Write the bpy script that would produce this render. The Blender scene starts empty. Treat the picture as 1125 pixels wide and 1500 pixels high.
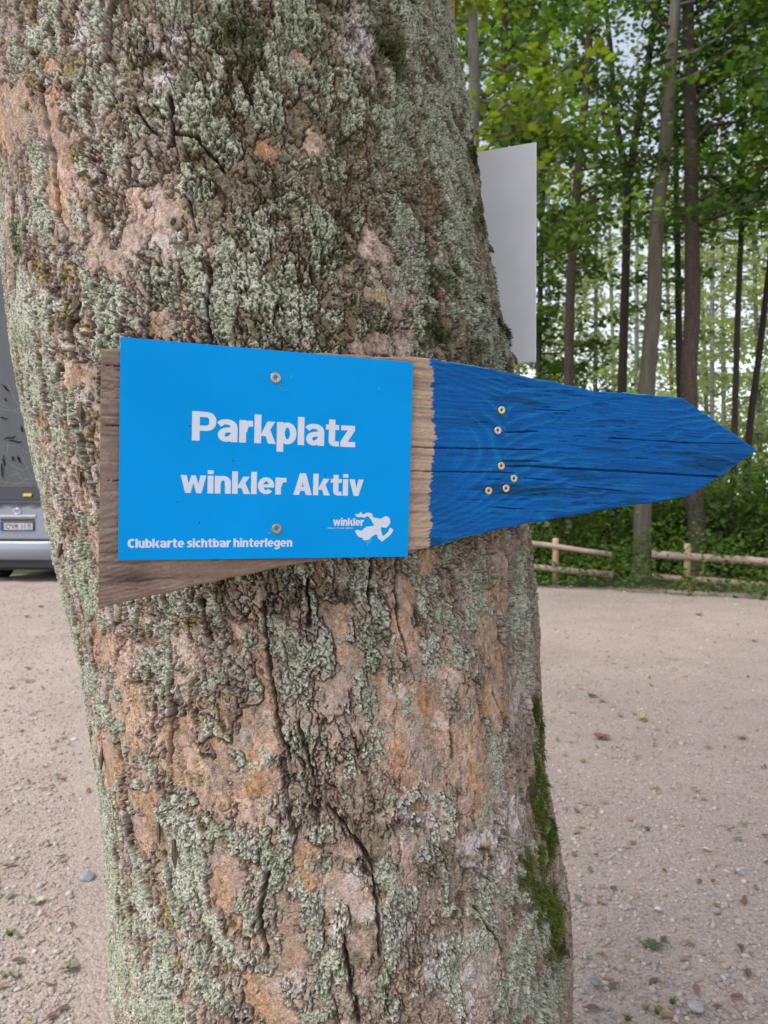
import bpy, math, random
import numpy as np
from mathutils import Vector, Matrix

# ---------------------------------------------------------------- camera, sky, sun, exposure
scene = bpy.context.scene
COL = scene.collection
PITCH = math.radians(-0.79)
cam_d = bpy.data.cameras.new("camera")
cam = bpy.data.objects.new("camera", cam_d); COL.objects.link(cam)
cam.location = (0, 0, 1.3); cam.rotation_euler = (math.pi/2 + PITCH, 0, 0)
cam_d.sensor_fit = 'VERTICAL'; cam_d.sensor_height = 36; cam_d.lens = 26
cam_d.clip_start = 0.02; cam_d.clip_end = 600
cam_d.dof.use_dof = True; cam_d.dof.focus_distance = 0.85; cam_d.dof.aperture_fstop = 10.5
scene.camera = cam

SUN_EL, SUN_AZ = math.radians(56), math.radians(234)      # azimuth clockwise from +Y: behind the camera, from the left
world = bpy.data.worlds.new("World"); scene.world = world; world.use_nodes = True
wn = world.node_tree; wn.nodes.clear()
sky = wn.nodes.new('ShaderNodeTexSky'); sky.sky_type = 'NISHITA'; sky.sun_disc = False
sky.sun_elevation = SUN_EL; sky.sun_rotation = SUN_AZ
sky.air_density = 1.0; sky.dust_density = 1.0; sky.ozone_density = 1.0
bw = wn.nodes.new('ShaderNodeRGBToBW'); mx = wn.nodes.new('ShaderNodeMix'); mx.data_type = 'RGBA'
mx.inputs['Factor'].default_value = 0.72                   # thin cloud greys the blue
bg = wn.nodes.new('ShaderNodeBackground'); bg.inputs['Strength'].default_value = 0.15
wo = wn.nodes.new('ShaderNodeOutputWorld')
wn.links.new(sky.outputs[0], bw.inputs[0]); wn.links.new(sky.outputs[0], mx.inputs['A']); wn.links.new(bw.outputs[0], mx.inputs['B'])
wn.links.new(mx.outputs['Result'], bg.inputs[0]); wn.links.new(bg.outputs[0], wo.inputs[0])
sun_d = bpy.data.lights.new("sun", 'SUN'); sun_d.energy = 1.1; sun_d.angle = math.radians(28); sun_d.color = (1.0, 0.965, 0.92)
sun = bpy.data.objects.new("sun", sun_d); COL.objects.link(sun)
sd = Vector((math.sin(SUN_AZ)*math.cos(SUN_EL), math.cos(SUN_AZ)*math.cos(SUN_EL), math.sin(SUN_EL)))
sun.rotation_euler = sd.to_track_quat('Z', 'Y').to_euler()
vs = scene.view_settings
vs.view_transform = 'Standard'; vs.look = 'None'; vs.gamma = 1; vs.exposure = 1.42; vs.use_curve_mapping = False

# ---------------------------------------------------------------- small helpers
random.seed(7); rng = np.random.default_rng(7)
FPX = 1500*26/36
def at(px, py, Y):
    """the point Y metres ahead of the camera seen at a spot of the 1125 x 1500 photograph"""
    c, s = math.cos(PITCH), math.sin(PITCH)
    u, v = (px-562.5)/FPX, (750-py)/FPX
    d = Vector((u, c - s*v, s + c*v)); t = Y/d.y
    return Vector((0, 0, 1.3)) + d*t

def link(name, mesh, parent=None):
    o = bpy.data.objects.new(name, mesh); COL.objects.link(o)
    if parent: o.parent = parent
    return o
def tag(o, label=None, cat=None, group=None, kind=None):
    if label: o['label'] = label
    if cat: o['category'] = cat
    if group: o['group'] = group
    if kind: o['kind'] = kind
    return o
def thing(name, label, cat, loc=(0,0,0), group=None, rot=None):
    o = bpy.data.objects.new(name, None); COL.objects.link(o); o.location = loc
    o.empty_display_size = 0.1
    if rot is not None: o.rotation_euler = rot
    return tag(o, label, cat, group)

def np_mesh(name, verts, faces, mat=None, parent=None, smooth=False, col=None):
    """verts (n,3); faces (m,k) all of one size, or a list of such arrays"""
    if not isinstance(faces, list): faces = [faces]
    me = bpy.data.meshes.new(name)
    verts = np.asarray(verts, np.float32)
    me.vertices.add(len(verts)); me.vertices.foreach_set('co', verts.ravel())
    loops = np.concatenate([np.asarray(f, np.int32).ravel() for f in faces])
    sizes = np.concatenate([np.full(len(f), np.asarray(f).shape[1], np.int32) for f in faces])
    starts = np.concatenate([[0], np.cumsum(sizes)[:-1]]).astype(np.int32)
    me.loops.add(len(loops)); me.loops.foreach_set('vertex_index', loops)
    me.polygons.add(len(sizes)); me.polygons.foreach_set('loop_start', starts)
    if smooth: me.polygons.foreach_set('use_smooth', np.ones(len(sizes), bool))
    me.update(calc_edges=True)
    if col is not None:
        if mat and not mat.name.startswith('leaf_'): col = np.asarray(col)*AK
        a = me.color_attributes.new('col', 'FLOAT_COLOR', 'POINT')
        c = np.ones((len(verts), 4), np.float32); c[:, :3] = col
        a.data.foreach_set('color', c.ravel())
    if mat: me.materials.append(mat)
    return link(name, me, parent)

class MB:
    """collects boxes, tubes and lathes into ONE mesh object"""
    def __init__(s): s.v = []; s.f = []; s.sm = []
    def add(s, vs_, fs, smooth=False):
        b = len(s.v); s.v += [tuple(v) for v in vs_]; s.f += [tuple(b+i for i in f) for f in fs]; s.sm += [smooth]*len(fs); return s
    def box(s, c, d, M=None):
        x, y, z = [k/2 for k in d]; P = [Vector((a*x, b*y, e*z)) for a in (-1,1) for b in (-1,1) for e in (-1,1)]
        if M is not None: P = [M @ p for p in P]
        P = [p+Vector(c) for p in P]
        return s.add(P, [(0,1,3,2),(4,6,7,5),(0,4,5,1),(2,3,7,6),(0,2,6,4),(1,5,7,3)])
    def tube(s, pts, rad, n=8, smooth=True, jit=0.0):
        pts = [Vector(p) for p in pts]; rs = rad if isinstance(rad, (list, tuple)) else [rad]*len(pts)
        V = []; ref = Vector((0.13, 0.97, 0.2))
        for i, p in enumerate(pts):
            t = (pts[min(i+1, len(pts)-1)] - pts[max(i-1, 0)]).normalized()
            if abs(t.dot(ref)) > .95: ref = Vector((0, 0.1, 1))
            a = t.cross(ref).normalized(); b = t.cross(a)
            for k in range(n):
                w = 2*math.pi*k/n; r = rs[i]*(1+random.uniform(-jit, jit))
                V.append(p + a*math.cos(w)*r + b*math.sin(w)*r)
        F = [(i*n+k, i*n+(k+1) % n, (i+1)*n+(k+1) % n, (i+1)*n+k) for i in range(len(pts)-1) for k in range(n)]
        F += [tuple(range(n-1, -1, -1)), tuple((len(pts)-1)*n+k for k in range(n))]
        return s.add(V, F, smooth)
    def lathe(s, prof, n=24, M=None, smooth=True):
        V = []
        for r, h in prof:
            for k in range(n):
                w = 2*math.pi*k/n; V.append(Vector((r*math.cos(w), r*math.sin(w), h)))
        if M is not None: V = [M @ v for v in V]
        F = [(i*n+k, i*n+(k+1) % n, (i+1)*n+(k+1) % n, (i+1)*n+k) for i in range(len(prof)-1) for k in range(n)]
        F += [tuple(range(n-1, -1, -1)), tuple((len(prof)-1)*n+k for k in range(n))]
        return s.add(V, F, smooth)
    def build(s, name, mat, parent=None):
        me = bpy.data.meshes.new(name); me.from_pydata([tuple(v) for v in s.v], [], s.f)
        me.polygons.foreach_set('use_smooth', s.sm); me.update()
        if mat: me.materials.append(mat)
        return link(name, me, parent)

# ---------------------------------------------------------------- numpy noise
def _h(ix, iy, seed):
    h = (ix.astype(np.int64)*374761393 + iy.astype(np.int64)*668265263 + seed*974634777) & 0xffffffff
    h = ((h ^ (h >> 13))*1274126177) & 0xffffffff
    h = ((h ^ (h >> 16))*2246822519) & 0xffffffff
    return ((h ^ (h >> 15)) & 0xffffff).astype(np.float32)/np.float32(0xffffff)
def noise(x, y, seed=0):
    x = np.asarray(x, np.float32); y = np.asarray(y, np.float32)
    ix = np.floor(x); iy = np.floor(y); fx = x-ix; fy = y-iy
    fx = fx*fx*fx*(fx*(fx*6-15)+10); fy = fy*fy*fy*(fy*(fy*6-15)+10)
    a = _h(ix, iy, seed); b = _h(ix+1, iy, seed); c = _h(ix, iy+1, seed); d = _h(ix+1, iy+1, seed)
    return ((a+(b-a)*fx)*(1-fy) + (c+(d-c)*fx)*fy)*2-1
def fbm(x, y, seed=0, o=4, g=.5):
    t = 0; a = 1; n = 0
    for i in range(o):
        t = t + a*noise(x*(2.03**i)+i*17.3, y*(2.03**i)-i*9.1, seed+i*31); n += a; a *= g
    return t/n*1.5
def voro(x, y, seed=0, j=.9):
    """F1, F2, random of the cell, offset to the cell's point"""
    ix = np.floor(x); iy = np.floor(y)
    f1 = np.full(x.shape, 9, np.float32); f2 = f1.copy(); rr = np.zeros_like(f1); ox = rr.copy(); oy = rr.copy()
    for dx in (-1, 0, 1):
        for dy in (-1, 0, 1):
            cx = ix+dx; cy = iy+dy
            qx = cx+.5+(_h(cx, cy, seed)-.5)*j - x; qy = cy+.5+(_h(cx, cy, seed+5)-.5)*j - y
            d = np.sqrt(qx*qx+qy*qy).astype(np.float32)
            m = d < f1
            f2 = np.where(m, f1, np.minimum(f2, d))
            rr = np.where(m, _h(cx, cy, seed+9), rr); ox = np.where(m, qx, ox); oy = np.where(m, qy, oy)
            f1 = np.where(m, d, f1)
    return f1, f2, rr, ox, oy
def sst(a, b, x):
    t = np.clip((x-a)/(b-a), 0, 1); return t*t*(3-2*t)
def blobs(S, Z, L, seed, rag=.35):
    n1 = fbm(S*60, Z*60, seed, 3)*rag
    out = np.zeros(S.shape, np.float32)
    for s, z, a, b in L:
        d = np.sqrt(((S-s)/max(a, .004))**2 + ((Z-z)/b)**2) if S.ndim < 2 else None
        if d is None:
            i0, i1 = np.searchsorted(Z[:, 0], [z-2.2*b, z+2.2*b]); j0, j1 = np.searchsorted(S[0], [s-2.2*max(a, .004), s+2.2*max(a, .004)])
            if i1 <= i0 or j1 <= j0: continue
            w = (slice(i0, i1), slice(j0, j1))
            d = np.sqrt(((S[w]-s)/max(a, .004))**2 + ((Z[w]-z)/b)**2)
            out[w] = np.maximum(out[w], sst(1.6, .5, d+n1[w]))
    return out
def mix3(c, m, col):
    return c*(1-m[..., None]) + np.asarray(col, np.float32)*m[..., None]

# ---------------------------------------------------------------- materials
AK = .64      # all surface colours below are noted a little too light; this brings them to real reflectances
def mat(name, color=(.5,.5,.5), rough=.8, metal=0., attr=False, bump=None, var=None, trans=0., spec=.5, coat=0.):
    """bump: list of (kind, scale, strength, distance); var: (scale, dark, light) noise multiplying the colour"""
    if metal < .5: color = tuple(c*AK for c in color)
    m = bpy.data.materials.new(name); m.use_nodes = True; nt = m.node_tree; N = nt.nodes; Lk = nt.links
    b = N['Principled BSDF']; b.inputs['Roughness'].default_value = rough; b.inputs['Metallic'].default_value = metal
    b.inputs['Specular IOR Level'].default_value = spec
    if coat: b.inputs['Coat Weight'].default_value = coat
    src = None
    if attr:
        a = N.new('ShaderNodeAttribute'); a.attribute_name = 'col'; src = a.outputs['Color']
    tc = N.new('ShaderNodeTexCoord')
    if var:
        n = N.new('ShaderNodeTexNoise'); n.inputs['Scale'].default_value = var[0]; n.inputs['Detail'].default_value = 6; n.inputs['Roughness'].default_value = .65
        sc = tc.outputs['Object']
        if len(var) > 3:
            mp = N.new('ShaderNodeMapping'); mp.inputs['Scale'].default_value = var[3]; Lk.new(sc, mp.inputs[0]); sc = mp.outputs[0]
        Lk.new(sc, n.inputs['Vector'])
        r = N.new('ShaderNodeMapRange'); r.inputs['From Min'].default_value = .3; r.inputs['From Max'].default_value = .7
        r.inputs['To Min'].default_value = var[1]; r.inputs['To Max'].default_value = var[2]; Lk.new(n.outputs[0], r.inputs[0])
        x = N.new('ShaderNodeVectorMath'); x.operation = 'SCALE'
        if src: Lk.new(src, x.inputs[0])
        else: x.inputs[0].default_value = color
        Lk.new(r.outputs[0], x.inputs['Scale']); src = x.outputs[0]
    if src: Lk.new(src, b.inputs['Base Color'])
    else: b.inputs['Base Color'].default_value = (*color, 1)
    prev = None
    for kind, scale, st, dist in (bump or []):
        t = N.new('ShaderNodeTexVoronoi' if kind == 'v' else 'ShaderNodeTexNoise'); t.inputs['Scale'].default_value = scale
        if kind != 'v': t.inputs['Detail'].default_value = 5
        Lk.new(tc.outputs['Object'], t.inputs['Vector'])
        bp = N.new('ShaderNodeBump'); bp.inputs['Strength'].default_value = st; bp.inputs['Distance'].default_value = dist
        if kind == 'v': bp.invert = True
        Lk.new(t.outputs[0], bp.inputs['Height'])
        if prev: Lk.new(prev, bp.inputs['Normal'])
        prev = bp.outputs[0]
    if prev: Lk.new(prev, b.inputs['Normal'])
    return m
def leaf_mat(name, c1, c2, tr=.45, rough=.55):
    """leaf surface with light passing through; colour varies from leaf to leaf"""
    c1 = tuple(c*.74 for c in c1); c2 = tuple(c*.74 for c in c2)
    m = bpy.data.materials.new(name); m.use_nodes = True; nt = m.node_tree; N = nt.nodes; Lk = nt.links; N.clear()
    o = N.new('ShaderNodeOutputMaterial'); g = N.new('ShaderNodeAttribute'); g.attribute_name = 'col'
    sp = N.new('ShaderNodeSeparateColor'); Lk.new(g.outputs['Color'], sp.inputs[0])
    mixc = N.new('ShaderNodeMix'); mixc.data_type = 'RGBA'; mixc.inputs['A'].default_value = (*c1, 1); mixc.inputs['B'].default_value = (*c2, 1)
    Lk.new(sp.outputs[0], mixc.inputs['Factor'])
    d = N.new('ShaderNodeBsdfPrincipled'); d.inputs['Roughness'].default_value = rough; Lk.new(mixc.outputs['Result'], d.inputs['Base Color'])
    t = N.new('ShaderNodeBsdfTranslucent')
    tcol = N.new('ShaderNodeVectorMath'); tcol.operation = 'MULTIPLY'; tcol.inputs[1].default_value = (1.9, 2.0, .9)
    Lk.new(mixc.outputs['Result'], tcol.inputs[0]); Lk.new(tcol.outputs[0], t.inputs[0])
    ms = N.new('ShaderNodeMixShader'); ms.inputs[0].default_value = tr
    Lk.new(d.outputs[0], ms.inputs[1]); Lk.new(t.outputs[0], ms.inputs[2]); Lk.new(ms.outputs[0], o.inputs[0])
    return m

# ================================================================ GROUND
def build_ground():
    # fine patch near the camera (real relief), one sheet out to the horizon
    xs = np.concatenate([[-400, -150, -60, -30, -18], np.arange(-12, 12.01, .05), [18, 30, 60, 150, 400]])
    ys = np.concatenate([[-300, -60, -20, -6], np.arange(-1, 13.01, .05), [16, 22, 40, 90, 200, 500]])
    X, Y = np.meshgrid(xs, ys); 
    H = fbm(X*.5, Y*.5, 3, 3)*.02 + fbm(X*3, Y*3, 4, 3)*.006
    H = H*sst(30, 14, np.hypot(X, Y)) - .002
    n, m = X.shape
    idx = np.arange(n*m).reshape(n, m)
    F = np.stack([idx[:-1, :-1], idx[:-1, 1:], idx[1:, 1:], idx[1:, :-1]], -1).reshape(-1, 4)
    V = np.stack([X, Y, H], -1).reshape(-1, 3)
    gm = bpy.data.materials.new('gravel_ground'); gm.use_nodes = True; nt = gm.node_tree; N = nt.nodes; Lk = nt.links
    b = N['Principled BSDF']; b.inputs['Roughness'].default_value = .95; b.inputs['Specular IOR Level'].default_value = .2
    tc = N.new('ShaderNodeTexCoord')
    def vor(scale, dist='F1'):
        v = N.new('ShaderNodeTexVoronoi'); v.inputs['Scale'].default_value = scale; Lk.new(tc.outputs['Object'], v.inputs['Vector']); return v
    def noi(scale, det=6):
        v = N.new('ShaderNodeTexNoise'); v.inputs['Scale'].default_value = scale; v.inputs['Detail'].default_value = det; Lk.new(tc.outputs['Object'], v.inputs['Vector']); return v
    v1 = vor(120); v2 = vor(55); n1 = noi(2.2); n2 = noi(.6); n3 = noi(300, 3)
    r1 = N.new('ShaderNodeValToRGB'); e = r1.color_ramp.elements
    e[0].position = .0; e[0].color = (.24,.19,.17,1); e[1].position = 1; e[1].color = (.55,.49,.465,1)
    for p, c in ((.25,(.36,.30,.28,1)),(.5,(.43,.355,.33,1)),(.7,(.40,.365,.345,1)),(.86,(.45,.36,.31,1))):
        x = e.new(p); x.color = c
    s1 = N.new('ShaderNodeSeparateColor'); Lk.new(v1.outputs['Color'], s1.inputs[0]); Lk.new(s1.outputs[0], r1.inputs[0])
    r2 = N.new('ShaderNodeValToRGB'); e = r2.color_ramp.elements
    e[0].position = .38; e[0].color = (.40,.33,.305,1); e[1].position = .62; e[1].color = (.49,.415,.39,1)
    Lk.new(n1.outputs[0], r2.inputs[0])
    mx1 = N.new('ShaderNodeMix'); mx1.data_type = 'RGBA'; mx1.inputs['Factor'].default_value = .45; Lk.new(r1.outputs[0], mx1.inputs['A']); Lk.new(r2.outputs[0], mx1.inputs['B'])
    mr = N.new('ShaderNodeMapRange'); mr.inputs['From Min'].default_value=.3; mr.inputs['From Max'].default_value=.7; mr.inputs['To Min'].default_value=.74; mr.inputs['To Max'].default_value=.92
    Lk.new(n2.outputs[0], mr.inputs[0])
    sc = N.new('ShaderNodeVectorMath'); sc.operation = 'SCALE'; Lk.new(mx1.outputs['Result'], sc.inputs[0]); Lk.new(mr.outputs[0], sc.inputs['Scale'])
    # forest soil beyond the rail fence
    pos = N.new('ShaderNodeSeparateXYZ'); Lk.new(tc.outputs['Object'], pos.inputs[0])
    ad = N.new('ShaderNodeMath'); ad.operation = 'MULTIPLY_ADD'; ad.inputs[1].default_value = .20
    Lk.new(pos.outputs['X'], ad.inputs[0]); Lk.new(pos.outputs['Y'], ad.inputs[2])
    an = N.new('ShaderNodeMath'); an.operation = 'ADD'; Lk.new(ad.outputs[0], an.inputs[0])
    nz = noi(1.5); Lk.new(nz.outputs[0], an.inputs[1])
    gt = N.new('ShaderNodeMapRange'); gt.inputs['From Min'].default_value = 12.2; gt.inputs['From Max'].default_value = 12.5; Lk.new(an.outputs[0], gt.inputs[0])
    wrm = N.new('ShaderNodeVectorMath'); wrm.operation = 'MULTIPLY'; wrm.inputs[1].default_value = (1.05, .99, .91); Lk.new(sc.outputs[0], wrm.inputs[0]); sc = wrm
    mf = N.new('ShaderNodeMix'); mf.data_type = 'RGBA'; Lk.new(gt.outputs[0], mf.inputs['Factor']); Lk.new(sc.outputs[0], mf.inputs['A']); mf.inputs['B'].default_value = (.05,.055,.025,1)
    Lk.new(mf.outputs['Result'], b.inputs['Base Color'])
    prev = None
    for t, st, di, inv in ((v2, .6, .006, True), (v1, .9, .004, True), (n3, .5, .0012, False)):
        bp = N.new('ShaderNodeBump'); bp.inputs['Strength'].default_value = st; bp.inputs['Distance'].default_value = di; bp.invert = inv
        Lk.new(t.outputs[0], bp.inputs['Height'])
        if prev: Lk.new(prev, bp.inputs['Normal'])
        prev = bp.outputs[0]
    Lk.new(prev, b.inputs['Normal'])
    g = np_mesh('ground', V, F, gm, smooth=True); tag(g, kind='structure')
build_ground()
def gz(x, y):
    x = np.asarray(x, np.float32); y = np.asarray(y, np.float32)
    return (fbm(x*.5, y*.5, 3, 3)*.02 + fbm(x*3, y*3, 4, 3)*.006)*sst(30, 14, np.hypot(x, y)) - .002

# loose stones lying on the lot
def build_stones():
    t = (1+5**.5)/2
    iv = np.array([(-1,t,0),(1,t,0),(-1,-t,0),(1,-t,0),(0,-1,t),(0,1,t),(0,-1,-t),(0,1,-t),(t,0,-1),(t,0,1),(-t,0,-1),(-t,0,1)], float)
    iv /= np.linalg.norm(iv[0])
    fc = np.array([(0,11,5),(0,5,1),(0,1,7),(0,7,10),(0,10,11),(1,5,9),(5,11,4),(11,10,2),(10,7,6),(7,1,8),(3,9,4),(3,4,2),(3,2,6),(3,6,8),(3,8,9),(4,9,5),(2,4,11),(6,2,10),(8,6,7),(9,8,1)])
    n = 80000
    y = 1.5 + 10*rng.random(n)**1.9
    x = (rng.random(n)*2-1)*(.62*y+.3)
    keep = ~((x > -.42*y+.0) & (x < .17*y)) | (rng.random(n) < .08)
    x = x[keep]; y = y[keep]; n = len(x)
    r = np.exp(rng.normal(math.log(.0036), .45, n)); r = np.clip(r, .0018, .012)*(1+.05*y)
    V = iv[None]*(1+rng.uniform(-.28, .28, (n, 12, 1)))
    V = V*(r[:, None]*rng.uniform(.6, 1.35, (n, 3)))[:, None, :]
    V[:, :, 2] *= .75
    a = rng.random(n)*6.28; ca = np.cos(a)[:, None]; sa = np.sin(a)[:, None]
    X = V[:, :, 0]*ca - V[:, :, 1]*sa + x[:, None]; Yv = V[:, :, 0]*sa + V[:, :, 1]*ca + y[:, None]
    Z = V[:, :, 2] + (gz(x, y) + r*.25)[:, None]
    P = np.stack([X, Yv, Z], -1).reshape(-1, 3)
    F = (fc[None] + np.arange(n)[:, None, None]*12).reshape(-1, 3)
    pal = np.array([(.60,.50,.44),(.54,.45,.39),(.68,.60,.54),(.62,.50,.41),(.48,.45,.43),(.76,.70,.65),(.54,.42,.35),(.62,.55,.50)])
    c = pal[rng.choice(8, n, p=[.24,.2,.16,.12,.06,.04,.06,.12])]*rng.uniform(.8, 1.15, (n, 1))
    g = np_mesh('gravel', P, F, mat('stone', rough=.9, attr=True, var=(260, .85, 1.12), spec=.25), col=np.repeat(c, 12, 0))
    tag(g, 'loose beige and grey gravel stones scattered over the parking lot', 'gravel', kind='stuff')
build_stones()

# ================================================================ LEAVES
MAPLE = np.array([(0,-.5),(.16,-.36),(.42,-.42),(.30,-.18),(.56,-.02),(.34,.08),(.36,.34),(.14,.22),(0,.58),(-.14,.22),(-.36,.34),(-.34,.08),(-.56,-.02),(-.30,-.18),(-.42,-.42),(-.16,-.36)])
OVAL = np.array([(0,-.55),(.2,-.25),(.25,.08),(.13,.38),(0,.6),(-.13,.38),(-.25,.08),(-.2,-.25)])
TRI = np.array([(0,-.5),(.36,-.08),(.22,.1),(0,.55),(-.24,.12),(-.38,-.05)])
def leaves(P, size, shape=MAPLE, tilt=.5, fold=.12, var=None):
    """vertices, faces, colour factors for one leaf at each point P"""
    n = len(P); k = len(shape)
    sz = size*rng.uniform(.6, 1.25, n)
    L = np.zeros((n, k, 3)); L[:, :, 0] = shape[:, 0]; L[:, :, 1] = shape[:, 1]
    L[:, :, 2] = -fold*np.abs(shape[:, 0]) + .25*rng.uniform(-1, 1, (n, 1))*shape[:, 1]**2
    L *= sz[:, None, None]
    nz = np.array([0, 0, 1.]) + rng.normal(0, tilt, (n, 3)); nz /= np.linalg.norm(nz, axis=1)[:, None]
    h = rng.normal(0, 1, (n, 3)); ax = np.cross(nz, h); ax /= np.linalg.norm(ax, axis=1)[:, None]; ay = np.cross(nz, ax)
    V = L[:, :, 0:1]*ax[:, None] + L[:, :, 1:2]*ay[:, None] + L[:, :, 2:3]*nz[:, None] + P[:, None]
    F = np.arange(n*k).reshape(n, k)
    c = np.repeat(np.clip(rng.normal(.45, .25, n) if var is None else var, 0, 1), k)
    return V.reshape(-1, 3), F, np.stack([c, c, c], -1)
LM = {
 'green':  leaf_mat('leaf_green', (.035,.085,.018), (.15,.24,.035), .55),
 'dark':   leaf_mat('leaf_dark', (.035,.09,.022), (.11,.20,.035), .55),
 'yellow': leaf_mat('leaf_yellow', (.10,.16,.02), (.26,.27,.03), .5),
 'pale':   leaf_mat('leaf_pale', (.20,.25,.11), (.38,.42,.22), .55),  # far haze and backlight are put into this light leaf colour
 'fresh':  leaf_mat('leaf_fresh', (.12,.20,.05), (.24,.34,.09), .55),  # lightened: haze among the shrubs is put into the leaf colour
}
BARK = {
 'grey':  mat('bark_grey', (.20,.185,.15), .9, var=(6, .6, 1.25, (3,3,.6)), bump=[('n', 30, .6, .02)]),
 'brown': mat('bark_brown', (.105,.078,.058), .95, var=(9, .6, 1.3, (3,3,.5)), bump=[('v', 22, .8, .02)]),
 'dark':  mat('bark_dark', (.05,.042,.033), .95, var=(9, .6, 1.3, (3,3,.5)), bump=[('n', 22, .7, .02)]),
 'olive': mat('bark_olive', (.155,.14,.10), .9, var=(5, .6, 1.3, (3,3,.4)), bump=[('n', 30, .5, .02)]),
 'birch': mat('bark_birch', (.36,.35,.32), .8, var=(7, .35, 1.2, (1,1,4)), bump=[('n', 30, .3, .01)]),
}
LEAFK = .5
def bend(a, b, k=5, amp=.05):
    a = Vector(a); b = Vector(b); L = (b-a).length
    return [a.lerp(b, i/k) + (Vector([random.gauss(0, amp*L) for _ in range(3)]) if 0 < i < k else Vector((0,0,0))) for i in range(k+1)]
def smooth_path(pts, k=5):
    out = []
    P = [pts[0]] + list(pts) + [pts[-1]]
    for i in range(1, len(P)-2):
        for j in range(k):
            t = j/k; a, b, c, d = P[i-1], P[i], P[i+1], P[i+2]
            out.append(.5*((2*b) + (c-a)*t + (2*a-5*b+4*c-d)*t*t + (3*b-a-3*c+d)*t**3))
    out.append(pts[-1]); return out
def tree(label, px, D, width, bark, leafk, z0, z1, reach, nb, leaf_n, size=.10, shape=MAPLE, fork=None, name='tree', group='trees of the wood behind the lot', top=14., tilt=.45, sprayr=.7, droop=.1, side=None):
    """px: [(x, y)...] from the top of the photo to the foot; D distance; width in photo px at mid height"""
    P = [at(x, y, D) for x, y in px][::-1]
    foot = P[0].copy(); foot.z = -.15
    if P[0].z > .3: P = [foot] + P
    else: P[0] = foot
    d = (P[-1]-P[-2]).normalized(); 
    if P[-1].z < top: P.append(P[-1] + d*((top-P[-1].z)/max(d.z, .5)))
    path = smooth_path(P)
    r0 = width/FPX*D/2
    root = thing(name, label, 'tree', (path[0].x, path[0].y, 0), group)
    off = root.location
    zt = path[-1].z
    rad = [r0*(1.12-.62*min(max(p.z, 0)/zt, 1)) * (1.35 if p.z < .1 else 1) for p in path]
    m = MB(); m.tube([p-off for p in path], rad, 14, jit=.04)
    def on(z):
        for i in range(len(path)-1):
            if path[i].z <= z <= path[i+1].z:
                t = (z-path[i].z)/max(path[i+1].z-path[i].z, 1e-6); return path[i].lerp(path[i+1], t), rad[i]
        return path[-1], rad[-1]
    if fork:
        F = [at(x, y, D) for x, y in fork][::-1]; dd = (F[-1]-F[-2]).normalized(); F.append(F[-1]+dd*3)
        fp = smooth_path(F); m.tube([p-off for p in fp], [r0*.75*(1-.6*i/len(fp)) for i in range(len(fp))], 10, jit=.04)
    pts = []; vals = []; tm = random.uniform(.25, .7)
    br = MB()
    for i in range(nb):
        z = z0 + (z1-z0)*((i+random.random())/nb)
        a, r = on(z); az = random.uniform(0, 6.283)
        if side is not None: az = side[0] + random.uniform(-side[1], side[1])
        Lb = reach*random.uniform(.55, 1.1)*(1-.45*max(z-z0, 0)/max(z1-z0, .1))
        e = a + Vector((math.cos(az)*Lb, math.sin(az)*Lb, Lb*random.uniform(-droop, .45)))
        bp = bend(a, e, 5, .04); br.tube([p-off for p in bp], [max(r*.35*(1-.85*j/5), .006) for j in range(6)], 6)
        for j in range(2, 6):
            c = bp[j]
            for _ in range(2 if j < 5 else 1):
                q = c + Vector((random.gauss(0, .3), random.gauss(0, .3), random.gauss(0, .1)))*Lb*.45
                br.tube([c-off, (c+q)/2-off+Vector((0,0,.04)), q-off], [.009, .006, .003], 4)
                nn = max(5, int(leaf_n*LEAFK/(nb*7)*random.uniform(.3, 1.6)))
                rr = sprayr*random.uniform(.35, 1.0); vals.append(np.clip(tm + random.gauss(0, .22) + rng.normal(0, .10, nn), 0, 1))
                g = rng.normal(0, 1, (nn, 3))*np.array([rr*.55, rr*.55, rr*.13]); g[:, 2] -= .12*(g[:, 0]**2+g[:, 1]**2)/rr
                pts.append(g + np.array(q))
    t_ = m.build('trunk', BARK[bark], root)
    br.build('branch', BARK[bark], root)
    pts = np.concatenate(pts) - np.array(off)
    V, F, c = leaves(pts, size, shape, tilt, var=np.concatenate(vals))
    np_mesh('crown', V, F, LM[leafk], root, col=c)
    return root

tree('pale grey smooth trunk rising just behind the plain grey sign', [(688,-60),(693,60),(695,150),(688,250),(676,420),(668,640)], 8.5, 23, 'grey', 'yellow', 4.2, 8.0, 1.6, 10, 2600, .11, top=9.5, group='trees at the edge of the lot')
tree('dark brown leaning trunk directly right of the plain grey sign', [(868,-40),(860,110),(846,260),(836,420),(833,560),(830,790)], 13, 15, 'brown', 'green', 5.6, 11.5, 2.4, 24, 8000, .10)
tree('slim dark trunk that forks in two high above the arrow tip', [(976,-60),(958,40),(940,150),(921,265),(917,380),(911,570),(905,700),(888,790)], 14, 14, 'dark', 'dark', 6.6, 12.5, 2.3, 20, 6000, .095, fork=[(880,-40),(893,60),(902,170),(919,268)])
tree('pale olive trunk with a kink, leaning towards the middle', [(996,-60),(985,60),(976,200),(962,330),(958,440),(951,520),(945,620),(940,812)], 12.6, 24, 'olive', 'green', 8.2, 12.5, 2.2, 14, 4000, .10)
tree('straight thick reddish brown trunk behind the arrow tip', [(1006,-60),(1010,120),(1013,300),(1014,460),(1009,560),(1016,700),(1022,800)], 12.9, 24, 'brown', 'green', 5.6, 12, 2.8, 24, 10000, .10, side=(0, 1.5))
tree('very thin black trunk, second from the right edge', [(1092,-60),(1090,150),(1086,330),(1080,480),(1077,600),(1073,750),(1070,800)], 13.6, 9, 'dark', 'dark', 6.0, 11.5, 2.4, 26, 9500, .105)
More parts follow.
